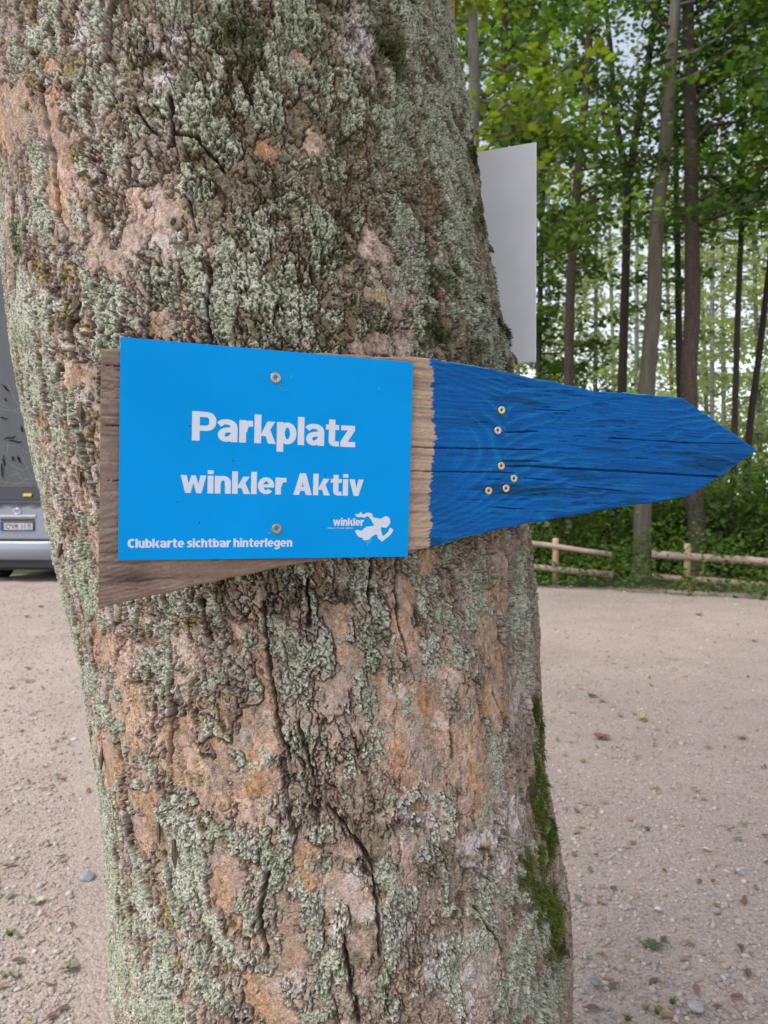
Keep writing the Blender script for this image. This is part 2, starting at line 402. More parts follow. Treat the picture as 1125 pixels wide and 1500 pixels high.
tree('thin dark leaning trunk at the right edge of the view', [(1150,200),(1126,400),(1112,520),(1099,620),(1090,750),(1088,800)], 15, 10, 'dark', 'green', 7.0, 13, 2.6, 18, 6000, .105)
tree('bushy dark green tree filling the gap right behind the plain grey sign', [(800,-40),(796,250),(790,480),(786,800)], 15.5, 9, 'dark', 'green', 2.6, 12.5, 1.9, 46, 17000, .11, tilt=.6)
tree('dense maple at the left of the wood, leaves touching the big trunk', [(742,-40),(735,200),(728,420),(722,800)], 11.5, 12, 'dark', 'green', 4.6, 10.5, 2.0, 34, 13000, .105, tilt=.6)
tree('young dark trunk leaning at the back, left of the thick brown one', [(992,330),(996,560),(1003,700),(1008,800)], 16.5, 11, 'dark', 'dark', 5, 10, 2.0, 14, 4000, .12)
tree('leafy tree out of frame on the right with branches hanging in', [(1290,-40),(1280,250),(1270,480),(1265,820)], 11, 20, 'brown', 'green', 5.0, 10.5, 3.0, 30, 12000, .11, tilt=.6, side=(math.pi, 1.4))
for (x, D, w, bk, lk), lb in zip([(430,17,22,'brown','green'),(250,19,26,'olive','dark'),(60,20,24,'brown','green'),(-130,19,22,'grey','fresh'),(-340,21,26,'dark','green')],
        ['broad tree behind the middle of the big foreground trunk','olive tree behind the left half of the foreground trunk','brown tree standing behind the parked silver car','grey tree left of the parked car','dark tree farthest left behind the car park']):
    tree(lb, [(x+8, -40), (x+4, 250), (x, 520), (x-4, 790)], D, w, bk, lk, 4.0, 13, 3.2, 30, 12000, .14, tilt=.55)
# pale slim trees farther off
fx = [(805,26,'birch'),(872,30,'olive'),(932,34,'birch'),(1043,24,'birch'),(1060,31,'birch'),(1112,28,'olive'),(985,38,'olive'),(760,33,'birch'),(1035,40,'olive'),(900,42,'birch'),(1140,36,'birch'),(1190,27,'olive'),(700,38,'olive'),(640,30,'birch'),(1240,33,'birch')]
far_words = ['slim white birch far off just right of the dark leaning trunk','greenish thin trunk in the haze between the first two dark trunks','pale birch far off beside the forked trunk','white birch just right of the thick brown trunk','second white birch right of the thick brown trunk','far olive trunk next to the thin leaning one at the edge','distant greenish trunk between the kinked and the thick trunk','distant birch hidden behind the bushy dark green tree','very distant olive trunk right of the thick brown trunk','very distant birch left of the forked trunk','far birch cut by the right edge','far olive tree beyond the right edge','far olive tree behind the dense maple','far birch behind the big foreground trunk','far birch beyond the right edge of the view']
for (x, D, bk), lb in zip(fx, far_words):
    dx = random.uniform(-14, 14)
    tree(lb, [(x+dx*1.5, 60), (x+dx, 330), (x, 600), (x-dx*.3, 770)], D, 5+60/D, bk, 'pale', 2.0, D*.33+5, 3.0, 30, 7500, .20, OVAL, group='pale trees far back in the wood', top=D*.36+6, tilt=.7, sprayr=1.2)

# under the trees: shrubs, then far mass of foliage
def shrub(label, x, y, h, w, k, n, size, shape=TRI, name='shrub', group='shrubs behind the rail fence', cat='shrub'):
    root = thing(name, label, cat, (x, y, 0), group)
    m = MB(); P = []
    for i in range(9):
        az = random.uniform(0, 6.28); L = h*random.uniform(.5, 1)
        e = Vector((math.cos(az)*w*.45*random.random(), math.sin(az)*w*.45*random.random(), L))
        m.tube(bend((random.gauss(0,.08), random.gauss(0,.08), -.02), e, 4, .05), [.014, .011, .008, .006, .003], 5)
        nn = n//9; t = rng.random(nn)**.6
        c = np.array(e)[None]*t[:, None] + rng.normal(0, 1, (nn, 3))*np.array([w*.2, w*.2, h*.12]); c[:, 2] = np.abs(c[:, 2])
        P.append(c)
    m.build('stem', BARK['dark'], root)
    V, F, c = leaves(np.concatenate(P), size, shape, .6)
    np_mesh('foliage', V, F, LM[k], root, col=c)
sh = [(760,13.0,2.4,2.0,'green','broad bush seen just under the blue board beside the big trunk'),(830,13.8,2.1,2.2,'fresh','bright bush between the first trunks behind the left fence'),
(880,14.8,2.6,2.2,'fresh','tall light green bush right of the small leaning trunk'),(930,15.6,2.2,2.0,'green','bush behind the foot of the kinked trunk'),
(985,14.2,1.5,1.6,'green','low bush behind the gap in the fence'),(1050,13.9,2.3,2.0,'fresh','light bush right of the thick brown trunk'),
(1110,13.0,1.9,2.0,'green','bush over the right end of the fence'),(1100,16.5,3.0,2.6,'fresh','tall bush near the right edge'),
(700,14.5,2.6,2.4,'green','bush hidden behind the big foreground trunk'),(1180,13.4,2.4,2.2,'green','bush just beyond the right edge'),
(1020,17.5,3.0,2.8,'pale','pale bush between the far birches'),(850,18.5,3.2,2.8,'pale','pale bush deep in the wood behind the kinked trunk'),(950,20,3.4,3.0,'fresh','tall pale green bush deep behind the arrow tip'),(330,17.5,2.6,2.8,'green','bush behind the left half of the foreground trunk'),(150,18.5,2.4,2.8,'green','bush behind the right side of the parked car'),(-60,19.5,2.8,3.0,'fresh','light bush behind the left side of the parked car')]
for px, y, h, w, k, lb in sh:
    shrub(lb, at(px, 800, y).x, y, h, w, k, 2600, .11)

# ground cover along the fence: ivy, nettles, bramble
def cover(name, label, n, fx_, size, k, hgt):
    t = rng.random(n); x = -14 + 33*t
    edge = np.interp(x, [-14, -4.6, -3.6, 2.4, 3.2, 4.2, 5, 9, 20], [18, 17, 12.6, 11.35, 10.95, 10.1, 9.8, 9.3, 8.6]) + fbm(x*.9, x*0, 61, 3)*.22
    y = edge + rng.random(n)**1.5*5.8
    d = y-edge
    hmax = hgt*np.clip(.3+d*1.3, 0, 1.25)*(1+.5*fbm(x*1.1, y*1.1, 62, 3))
    z = np.clip(hmax, .06, 2)*rng.random(n)**.5
    V, F, c = leaves(np.stack([x, y, z], -1), size, TRI, .45)
    tag(np_mesh(name, V, F, LM[k], col=c), label, 'ground cover', kind='stuff')
cover('ivy', 'dark green ivy and nettles covering the forest edge under the fence', 38000, 0, .085, 'green', .62)
cover('nettle', 'lighter green weeds growing among the ivy along the gravel edge', 13000, 0, .075, 'fresh', .6)
def mass():
    n = 74000
    x = rng.uniform(-75, 85, n); y = rng.uniform(42, 70, n)
    top = 14 + 6*fbm(x*.09, y*.05, 71, 4) + 2.0*noise(x*.5, y*.3, 72)
    z = np.clip(top, 3, 30)*rng.random(n)**.75
    keep = fbm(x*.3, z*.35+y*.2, 73, 3) > -.28
    V, F, c = leaves(np.stack([x, y, z], -1)[keep], .38, OVAL, .9)
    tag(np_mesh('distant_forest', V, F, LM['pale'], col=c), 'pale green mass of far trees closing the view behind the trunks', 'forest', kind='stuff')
mass()

# ================================================================ THE BIG FOREGROUND TREE
TR= [(0.5, -0.0585, 0.3459), (0.6, -0.0629, 0.3456), (0.7, -0.0668, 0.3432), (0.8, -0.0771, 0.3417), (0.9, -0.086, 0.3416), (1.0, -0.0979, 0.3453), (1.1, -0.107, 0.3485), (1.2, -0.125, 0.3528), (1.3, -0.1381, 0.3577), (1.4, -0.1543, 0.3629), (1.5, -0.1727, 0.367), (1.6, -0.1894, 0.3614), (1.7, -0.2055, 0.3584), (1.8, -0.2212, 0.3577), (1.9, -0.238, 0.3573), (2.0, -0.2515, 0.36), (2.1, -0.2608, 0.3666)]
BL_o= [(-0.234,1.753,0.044,0.026),(-0.156,1.772,0.012,0.022),(-0.161,1.706,0.014,0.037),(-0.168,1.646,0.012,0.03),(-0.037,1.02,0.023,0.044),(-0.106,0.985,0.04,0.037),(-0.212,1.04,0.033,0.044),(-0.29,0.982,0.046,0.044),(0.272,1.138,0.019,0.044),(0.277,1.061,0.025,0.037),(0.249,1.124,0.017,0.015),(0.153,1.173,0.012,0.052),(0.115,1.061,0.018,0.044),(0.123,1.006,0.017,0.037),(0.082,1.132,0.017,0.01),(0.072,1.162,0.013,0.018),(-0.005,0.907,0.015,0.03),(-0.023,0.801,0.012,0.067),(-0.096,0.878,0.022,0.044),(-0.138,1.02,0.024,0.037),(-0.207,0.935,0.027,0.044),(-0.024,1.104,0.011,0.044),(-0.175,1.441,0.012,0.01),(-0.295,1.38,0.019,0.026),(-0.067,1.492,0.015,0.015),(-0.244,1.125,0.033,0.022),(0.078,1.677,0.01,0.015),(-0.054,0.752,0.024,0.044),(0.215,0.983,0.024,0.052),(0.198,1.226,0.011,0.015),(0.158,1.009,0.016,0.059),(0.317,1.201,0.018,0.037)]
BL_p= [(-0.048,1.156,0.022,0.018),(-0.177,1.132,0.031,0.037),(-0.191,1.194,0.024,0.022),(-0.173,1.086,0.022,0.03),(-0.201,1.466,0.014,0.022),(-0.177,1.403,0.021,0.015),(-0.235,1.312,0.021,0.037),(-0.306,1.304,0.02,0.044),(-0.065,1.602,0.038,0.026),(-0.093,1.575,0.032,0.022),(-0.159,1.69,0.015,0.044),(0.186,1.58,0.027,0.018),(0.179,1.555,0.035,0.022),(0.091,1.055,0.017,0.009),(0.053,1.095,0.01,0.012),(0.202,1.074,0.014,0.022),(0.208,1.025,0.015,0.018),(0.112,0.906,0.016,0.03),(0.051,0.921,0.011,0.018),(0.037,0.853,0.023,0.03),(0.054,0.798,0.015,0.044),(-0.167,1.372,0.015,0.015),(0.181,1.069,0.009,0.03),(0.128,1.788,0.009,0.012),(0.128,1.691,0.012,0.012),(-0.059,0.966,0.016,0.022),(-0.229,1.248,0.029,0.03),(-0.11,1.13,0.018,0.015),(0.174,1.479,0.051,0.01)]
BL_w= [(-0.086,1.809,0.024,0.037),(0.198,1.817,0.015,0.012),(0.214,1.844,0.014,0.022),(0.216,1.798,0.014,0.01),(0.228,1.6,0.015,0.013),(0.283,1.568,0.014,0.018),(0.337,1.058,0.021,0.03),(0.272,0.901,0.049,0.03),(0.266,0.861,0.041,0.022),(0.062,0.881,0.012,0.015),(0.112,0.817,0.018,0.016),(0.067,0.843,0.015,0.013),(0.122,1.091,0.01,0.01),(0.151,0.781,0.023,0.022),(0.194,0.737,0.03,0.022),(-0.027,0.77,0.019,0.013),(0.034,0.831,0.011,0.015),(0.204,0.895,0.017,0.015),(0.001,1.788,0.021,0.015),(-0.028,1.746,0.014,0.015),(0.064,1.814,0.009,0.015),(0.16,0.937,0.016,0.022),(-0.046,1.579,0.015,0.015)]
BL_l= [(0.075,1.728,0.022,0.018),(0.014,1.695,0.028,0.022),(0.002,1.731,0.028,0.022),(-0.1,1.757,0.018,0.01),(-0.096,1.731,0.011,0.01),(-0.156,1.825,0.014,0.037),(0.123,1.802,0.023,0.044),(0.186,1.75,0.045,0.037),(0.359,1.895,0.056,0.074),(0.315,1.754,0.05,0.074),(0.267,1.769,0.031,0.037),(0.224,1.714,0.031,0.022),(0.127,1.601,0.031,0.03),(0.038,1.541,0.034,0.03),(0.065,1.58,0.021,0.03),(0.007,1.512,0.02,0.03),(0.254,1.553,0.054,0.037),(0.336,1.554,0.041,0.044),(0.348,1.654,0.033,0.044),(0.233,1.622,0.027,0.022),(-0.277,1.517,0.041,0.037),(-0.283,1.461,0.046,0.037),(-0.273,1.411,0.041,0.03),(-0.221,1.484,0.026,0.037),(-0.357,1.34,0.035,0.044),(-0.398,1.277,0.025,0.044),(-0.307,1.245,0.03,0.03),(-0.275,1.205,0.021,0.044),(-0.348,1.11,0.025,0.044),(-0.32,1.07,0.035,0.037),(-0.272,1.046,0.039,0.022),(-0.322,0.965,0.025,0.059),(-0.331,0.838,0.025,0.059),(-0.38,0.689,0.035,0.074),(-0.122,1.191,0.013,0.022),(-0.059,1.14,0.024,0.015),(-0.051,1.103,0.023,0.015),(-0.173,0.935,0.056,0.022),(-0.144,0.924,0.04,0.015),(-0.15,0.892,0.04,0.012),(-0.05,0.974,0.024,0.018),(-0.039,0.998,0.016,0.03),(-0.091,0.917,0.035,0.018),(-0.035,0.914,0.024,0.03),(-0.015,0.877,0.023,0.018),(0.017,0.899,0.023,0.018),(0.109,1.199,0.012,0.03),(0.125,1.152,0.019,0.018),(0.111,1.122,0.024,0.022),(0.098,1.085,0.031,0.03),(0.117,1.038,0.033,0.03),(0.083,1.002,0.031,0.022),(0.096,0.978,0.04,0.018),(0.043,1.126,0.018,0.018),(0.009,1.096,0.022,0.022),(0.005,1.066,0.018,0.015),(0.056,0.966,0.015,0.022),(0.201,1.186,0.023,0.037),(0.255,1.181,0.029,0.044),(0.23,1.119,0.022,0.015),(0.186,1.155,0.019,0.022),(0.367,1.152,0.035,0.044),(0.366,1.079,0.025,0.03),(0.264,0.988,0.021,0.022),(0.2,0.945,0.03,0.022),(0.156,0.906,0.021,0.037),(0.094,0.886,0.024,0.018),(0.029,0.929,0.018,0.018),(0.03,0.869,0.015,0.015),(0.186,0.828,0.059,0.022),(0.116,0.852,0.033,0.018),(0.147,0.822,0.018,0.018),(0.299,0.824,0.049,0.037),(0.296,0.73,0.063,0.044),(0.322,0.674,0.078,0.044),(0.199,0.775,0.051,0.022),(0.014,0.785,0.018,0.022),(0.004,0.832,0.012,0.044),(-0.126,0.842,0.023,0.018),(-0.082,0.841,0.017,0.015),(-0.106,0.791,0.036,0.015),(-0.174,0.855,0.022,0.03),(-0.242,0.827,0.023,0.03),(-0.216,0.762,0.028,0.044),(-0.25,0.7,0.063,0.03),(0.07,0.735,0.031,0.018),(0.041,1.193,0.007,0.012),(0.044,1.171,0.01,0.009),(0.055,1.148,0.015,0.015),(0.438,1.977,0.025,0.044),(0.298,1.897,0.029,0.03),(0.132,1.556,0.023,0.03),(0.086,1.493,0.028,0.018),(-0.121,1.503,0.017,0.03),(-0.064,1.654,0.011,0.018),(-0.017,1.651,0.017,0.015),(-0.104,1.531,0.01,0.018),(-0.039,1.578,0.011,0.012)]
BL_v= [(0.1,1.657,0.044,0.052),(0.045,1.667,0.028,0.022),(0.183,1.641,0.054,0.037),(0.109,1.621,0.045,0.037),(0.192,1.605,0.046,0.044),(0.173,1.524,0.051,0.044),(0.105,1.524,0.051,0.044),(0.118,1.771,0.031,0.044),(0.205,1.505,0.056,0.022),(0.032,1.63,0.035,0.03),(0.102,1.805,0.045,0.044),(0.164,1.721,0.051,0.059),(0.271,1.689,0.064,0.059),(0.301,1.614,0.047,0.074),(0.307,1.514,0.063,0.03),(-0.089,1.184,0.017,0.022),(-0.056,1.193,0.015,0.015),(0.089,0.917,0.024,0.022),(0.077,0.88,0.016,0.015),(0.059,0.775,0.023,0.044),(0.077,1.026,0.011,0.015),(0.011,0.968,0.015,0.022),(0.153,0.883,0.027,0.022),(0.126,0.943,0.017,0.015),(-0.031,1.724,0.022,0.015),(-0.045,1.776,0.022,0.015),(-0.189,1.503,0.022,0.01),(0.214,0.893,0.015,0.018),(0.035,1.201,0.043,0.022),(0.219,1.484,0.079,0.022)]
BL_y= [(-0.169,1.554,0.012,0.01),(-0.138,1.505,0.007,0.007),(-0.182,1.373,0.011,0.012),(-0.182,1.404,0.011,0.006),(-0.188,1.435,0.009,0.006),(-0.204,1.615,0.012,0.01),(-0.162,1.387,0.008,0.007),(-0.2,1.358,0.012,0.007),(-0.191,0.819,0.01,0.022),(-0.173,0.863,0.007,0.012),(0.055,1.193,0.004,0.004),(-0.201,0.961,0.006,0.004),(-0.171,1.039,0.005,0.006),(-0.139,0.949,0.004,0.003),(-0.149,1.718,0.008,0.006),(-0.116,1.738,0.007,0.006),(-0.118,1.775,0.009,0.007),(0.175,1.532,0.012,0.007),(-0.18,1.817,0.009,0.006),(0.479,1.206,0.002,0.007),(0.35,1.064,0.012,0.006),(-0.222,1.328,0.011,0.009),(-0.143,1.401,0.006,0.004),(-0.359,1.313,0.013,0.004),(-0.004,1.577,0.006,0.006)]
FISS= [[(-0.0682,1.8364),(-0.0762,1.808),(-0.0792,1.7794),(-0.0944,1.7635)],[(-0.1673,1.7678),(-0.1685,1.734),(-0.1658,1.6838),(-0.1725,1.6394),(-0.175,1.6168)],[(-0.0075,1.5553),(-0.0065,1.5335),(-0.0131,1.5048),(-0.015,1.4656)],[(-0.0074,1.1897),(-0.0128,1.1337),(-0.0153,1.0963),(-0.0132,1.0512),(-0.0032,1.0174)],[(0.0335,0.9675),(0.0499,0.9438),(0.0602,0.9237),(0.0758,0.899),(0.0759,0.8422),(0.074,0.7962)],[(0.0357,0.8228),(0.0396,0.7842),(0.0437,0.7235)],[(0.2644,1.0679),(0.2787,1.0315),(0.2949,0.9807)],[(0.307,0.9949),(0.3027,0.9264),(0.3077,0.8553),(0.3227,0.7789)],[(0.1498,1.2354),(0.1425,1.1586),(0.1428,1.1278)],[(0.3723,1.0231),(0.3891,0.9071),(0.3942,0.793)],[(0.2573,1.8134),(0.2406,1.7274),(0.2472,1.6813),(0.2582,1.6278),(0.2604,1.571),(0.2843,1.5431)],[(-0.3158,1.1667),(-0.32,1.1314),(-0.3332,1.0766)],[(-0.2441,0.8927),(-0.2353,0.8625),(-0.2233,0.8333)],[(-0.3151,0.8613),(-0.3097,0.8284),(-0.3271,0.777)],[(-0.2425,1.0097),(-0.2399,0.9689),(-0.2463,0.9003)],[(-0.1841,0.8922),(-0.1795,0.8538),(-0.174,0.8393)],[(0.0117,1.0588),(0.0196,1.021),(0.0216,0.9982)],[(-0.0157,1.6218),(-0.0142,1.5998),(-0.0132,1.5887)],[(-0.0575,1.7224),(-0.0461,1.6996),(-0.0361,1.6917)],[(-0.0211,1.6947),(0.0062,1.6872),(0.029,1.6514)],[(-0.3042,1.5138),(-0.3131,1.465),(-0.3336,1.4252)],[(-0.2404,1.4712),(-0.2448,1.44),(-0.2581,1.4094)],[(-0.1732,1.5012),(-0.1826,1.4568)],[(0.3391,1.9183),(0.3494,1.8552),(0.3478,1.7847)],[(0.5122,1.8947),(0.4129,1.7778),(0.4268,1.7092)],[(-0.1459,1.0965),(-0.1454,1.0655),(-0.1502,1.0023)],[(-0.1995,1.3894),(-0.1992,1.3507),(-0.195,1.3117)],[(-0.2446,1.3283),(-0.2283,1.2801),(-0.215,1.2487)],[(-0.3978,1.2955),(-0.3529,1.2515),(-0.3476,1.2163)],[(0.1901,1.0596),(0.1909,1.0035)],[(0.3232,1.5175),(0.3712,1.5631),(0.3378,1.59)],[(0.3815,1.5116),(0.3992,1.4878)],[(0.1189,1.2364),(0.1113,1.1758)],[(0.0462,1.2154),(0.0354,1.1633)],[(0.206,0.8223),(0.248,0.7496)],[(-0.0793,1.1922),(-0.0795,1.1545)],[(-0.2705,1.7293),(-0.2624,1.6696),(-0.2665,1.6218)],[(-0.2844,1.6349),(-0.2767,1.5914),(-0.2904,1.5611)],[(0.289,1.6612),(0.2896,1.6197),(0.3019,1.5807)],[(0.1994,1.7307),(0.1947,1.6829),(0.1991,1.6373)],[(-0.1134,0.7431),(-0.1019,0.7154)],[(-0.0457,0.8902),(-0.0572,0.8442),(-0.0507,0.7987)],[(-0.0155,1.7309),(-0.0218,1.6802)],[(0.0621,1.7557),(0.0697,1.7273)]]
MOSS= [(0.43, 1.008), (0.454, 0.953), (0.411, 0.928), (0.379, 0.91), (0.381, 0.882), (0.394, 0.854), (0.411, 0.828), (0.372, 0.821), (0.313, 0.823), (0.333, 0.801), (0.349, 0.776), (0.374, 0.746), (0.39, 0.72), (0.367, 0.709), (0.395, 0.685), (0.241, 1.839), (0.255, 1.833), (0.062, 1.803), (0.248, 1.5), (0.492, 1.545), (0.417, 1.547), (0.403, 1.673), (0.436, 1.779), (-0.269, 1.614), (0.273, 1.574)]

TRA = np.array(TR)
YC = 1.148
def trunk_c(z):
    z = np.asarray(z, float)
    X = np.interp(z, TRA[:, 0], TRA[:, 1]); r = np.interp(z, TRA[:, 0], TRA[:, 2])
    X = np.where(z < .5, -.0585 + (.5-z)*.05, X); X = np.where(z > 2.1, -.2608 - (z-2.1)*.15, X)
    r = r + .22*np.clip((.42-z)/.42, 0, 1)**2.2
    r = np.where(z > 2.1, .3666 - (z-2.1)*.012, r)
    return X, r - .0065
R0 = .35
def bark_fields(S, Z):
    """height (m) and albedo of the bark on the unrolled trunk: S along the girth, Z up"""
    f = np.float32
    S = S.astype(f); Z = Z.astype(f)
    wx = fbm(S*28, Z*16, 1, 4); wz = fbm(S*22, Z*18, 2, 4)
    wf = fbm(S*140, Z*110, 3, 3); wg = fbm(S*130, Z*120, 4, 3)
    O = blobs(S, Z, BL_o, 11, .95); Pk = blobs(S, Z, BL_p, 12, 1.1)*sst(-.75, .1, fbm(S*30+9, Z*18, 17, 3)); Wt = blobs(S, Z, BL_w, 13, .8)
    Lb = blobs(S, Z, BL_l, 14, .75); Ol = blobs(S, Z, BL_v, 15, .5); Ye = blobs(S, Z, BL_y, 16, .9)
    # where the bark is chunky (left and up the tree), where it is worn smooth
    chunk = np.clip(.55 + .9*sst(.05, -.2, S) - .25*sst(1.25, .9, Z)*sst(-.15, .05, S) + .25*fbm(S*6, Z*4, 21, 3), .12, 1.05)
    fine = sst(.0, .12, fbm(S*5+3, Z*5, 22, 3) + .55*sst(1.35, 1.5, Z)*sst(-.1, .03, S) - .1)
    smooth = np.clip(np.maximum(O*.9, Pk*.8), 0, 1)
    chunk = chunk*(1-.9*smooth)
    # raised plates with ragged, steep edges lying on a smoother skin
    bias = (chunk-.55)*.75 - smooth*1.0 + Lb*.30 - .05 - .25*sst(1.25, 1.0, Z)*sst(-.12, .05, S)
    a1, a2, rp, ax_, ay_ = voro(S/.0085 + wf*.42 + wx*.3, Z/.0185 + wg*.42 + wz*.3, 37)
    p1_ = .62*fbm(S*32 + wf*.10, Z*13.5 + wg*.10, 31, 4, .48) + 1.0*(rp-.5) + .07*wf + bias
    pl_ = sst(.0, .045, p1_); rim = np.exp(-np.clip(p1_, 0, 2)/.16)
    b1, b2, rq, bx_, by_ = voro(S/.0055 + wg*.40, Z/.0100 + wf*.40, 38)
    p2_ = .55*fbm(S*52+7 + wf*.12, Z*25, 33, 3, .5) + .9*(rq-.5) + .06*wg + bias*.7 - .12
    pl2 = sst(.0, .05, p2_); rim2 = np.exp(-np.clip(p2_, 0, 2)/.12)
    f1, f2, ra, ox, oy = voro(S/.016 + wx*.55 + wf*.30, Z/.034 + wz*.5 + wg*.30, 35)
    e1 = f2-f1
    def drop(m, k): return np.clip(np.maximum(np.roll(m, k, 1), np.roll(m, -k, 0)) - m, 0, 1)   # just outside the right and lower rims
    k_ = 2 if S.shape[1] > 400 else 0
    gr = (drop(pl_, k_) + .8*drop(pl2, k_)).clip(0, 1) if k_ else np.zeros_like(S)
    hh = pl_*(.0019 + .0009*rim) + pl2*(.0008 + .0005*rim2) - .0048*gr*(.30+.70*np.clip(chunk, 0, 1))
    hh += np.clip(chunk, 0, 1.2)*((ra-.5)*.0030 + (ox*(ra-.5) + oy*(.5-ra))*.0040)
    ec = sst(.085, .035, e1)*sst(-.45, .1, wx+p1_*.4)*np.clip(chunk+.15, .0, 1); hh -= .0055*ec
    g1, g2, rb, bx, by = voro(S/.0078 + wx*.8 + wf*.5, Z/.0125 + wz*.8 + wg*.5, 41)
    e2 = g2-g1
    hh += (np.clip(chunk, 0, 1)*.8+.12)*(1-.6*fine)*((rb-.5)*.0009 + bx*(rb-.5)*.0012 - .0020*sst(.11, .05, e2)*sst(.3, .6, rb))
    k1, k2, rc, cx, cy = voro(S/.0125 + wx*1.0 + wf*.8, Z/.0058 + wz*1.6 + wg*.8, 51)
    e3 = k2-k1
    hh += fine*(1-.8*smooth)*((rc-.5)*.0011 - cy*.0011 - .0020*sst(.13, .05, e3)*sst(.3, .65, rc))
    # hair cracks and long cracks
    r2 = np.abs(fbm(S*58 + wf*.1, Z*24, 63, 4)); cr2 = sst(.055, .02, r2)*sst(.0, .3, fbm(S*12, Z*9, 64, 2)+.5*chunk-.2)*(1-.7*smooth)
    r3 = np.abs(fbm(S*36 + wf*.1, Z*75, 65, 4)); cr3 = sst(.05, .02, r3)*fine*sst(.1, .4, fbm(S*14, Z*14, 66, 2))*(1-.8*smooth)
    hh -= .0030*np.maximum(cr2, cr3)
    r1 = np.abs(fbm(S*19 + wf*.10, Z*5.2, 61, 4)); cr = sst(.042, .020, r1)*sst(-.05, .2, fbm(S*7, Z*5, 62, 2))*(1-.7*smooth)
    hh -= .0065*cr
    hh += .010*fbm(S*5, Z*3.2, 71, 3) + .0030*fbm(S*17, Z*9, 72, 3)
    hh -= .0045*(lambda v: sst(.05, .022, v))(np.abs(fbm(S*30 + wf*.14, Z*7.5, 67, 4)))*sst(-.1, .25, fbm(S*9, Z*6, 68, 2)+.35*chunk)*(1-.8*smooth)
    # vertical ridges on the right flank
    rid = sst(.24, .31, S)*sst(1.9, 1.2, Z)
    q = np.abs(fbm(S*75, Z*7.5, 73, 4)); hh += rid*(.0055*sst(.25, 0, q)-.009*sst(.05, 0, np.abs(fbm(S*34, Z*4.5, 74, 3))))
    fis = np.zeros_like(S); lift = np.zeros_like(S)
    for L in FISS:
        for (s0, z0), (s1, z1) in zip(L[:-1], L[1:]):
            pad = .03
            i0, i1 = np.searchsorted(Z[:, 0], [min(z0, z1)-pad, max(z0, z1)+pad]); j0, j1 = np.searchsorted(S[0], [min(s0, s1)-pad, max(s0, s1)+pad])
            if i1-i0 < 2 or j1-j0 < 2: continue
            w = (slice(i0, i1), slice(j0, j1)); s = S[w] + wf[w]*.0022 + wx[w]*.003; z = Z[w]
            dx, dz = s1-s0, z1-z0; t = np.clip(((s-s0)*dx + (z-z0)*dz)/(dx*dx+dz*dz), 0, 1)
            sd_ = (s-s0-t*dx); d = np.hypot(sd_, z-z0-t*dz)
            wd = .0017 + .0011*noise(z*90, s*30, 81)
            fis[w] = np.maximum(fis[w], sst(wd+.0008, wd*.6, d))
            lift[w] = np.maximum(lift[w], sst(.022, .003, d)*(sd_ < 0))
    hh = hh - .0115*fis + .0042*lift*(1-fis)*(1-smooth*.5)
    # a hollow under a lifted plate near the top left
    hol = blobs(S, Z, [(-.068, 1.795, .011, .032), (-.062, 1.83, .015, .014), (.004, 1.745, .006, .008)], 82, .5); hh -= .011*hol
    # lichen crust
    ln = fbm(S*34 + wf*.1, Z*27 + wg*.1, 91, 5, .56)
    side_l = .10*sst(.05, .25, S)*sst(1.3, 1.45, Z) + .14*sst(-.27, -.34, S)
    flank = (1-.45*sst(-.22, -.34, S))*(1-.38*sst(1.42, 1.6, Z)*sst(.12, -.05, S))
    hh = hh*flank
    lm = ln + .30*(rp-.5) + .18*(rq-.5) + .62*Lb - .55*smooth - .30*Wt + side_l - .16 + .34*(pl_-.5) + .18*(pl2-.5) - .9*cr - 1.2*fis - .25*Ol*(1-Lb)
    Lm = sst(.0, .20, lm + .16*fbm(S*420, Z*420, 92, 2) - .02)
    u1, u2, ru, ux, uy = voro(S/.0026 + wf*.5, Z/.0026 + wg*.5, 101)
    v1_, v2_, rv, vx, vy = voro(S/.0058 + wf*.5, Z/.0058 + wg*.5, 102)
    gran = np.clip(1-u1*1.25, 0, 1); gran2 = np.clip(1-v1_*1.15, 0, 1)
    dens = sst(-.35, .35, fbm(S*120, Z*120, 103, 2) + (lm-.1)*1.3)
    hh += Lm*(.0003 + .0012*gran*dens + .0004*gran2)
    # fibre and grit
    hh += (.00025*fbm(S*520, Z*110, 111, 3) + .00025*fbm(S*420, Z*420, 112, 2))*(1-.3*Lm)
    # ---- albedo
    n_f = fbm(S*260, Z*160, 121, 3); n_m = fbm(S*55, Z*30, 122, 4); n_g = fbm(S*700, Z*700, 123, 2)
    base = np.empty(S.shape+(3,), f)
    base[:] = (.335, .262, .215)
    base = mix3(base, sst(.35, .75, ra + n_m*.3), (.43, .345, .30))
    base = mix3(base, sst(.45, .1, rb + n_m*.35)*.8, (.215, .165, .125))
    base = mix3(base, sst(.15, .6, n_m)*.5, (.36, .22, .13))
    base = mix3(base, sst(.1, .5, fbm(S*30, Z*26, 124, 4))*.55, (.47, .42, .385))
    # right side, most of all high up, is browner and darker olive
    olv = np.clip(sst(-.16, .08, S + .12*fbm(S*7, Z*6, 125, 3))*(.35 + .65*sst(1.28, 1.42, Z)) + .8*Ol, 0, 1)*(1-.8*np.maximum(Wt, Pk))
    base = mix3(base, olv*.8, (.135, .118, .068))
    base = mix3(base, sst(.1, .5, fbm(S*24, Z*30, 126, 4))*olv*.6, (.085, .09, .042))
    Pk = Pk*(1-.75*sst(.0, .1, S)*sst(1.3, 1.4, Z))
    base = mix3(base, Pk*.85, (.50, .345, .285))
    base = mix3(base, Pk*sst(.0, .5, fbm(S*60, Z*30, 127, 3))*.5, (.55, .46, .43))
    Oc = mix3(np.broadcast_to(np.float32((.42, .225, .11)), base.shape), sst(-.3, .5, fbm(S*40, Z*16, 128, 3)), (.42, .275, .19))
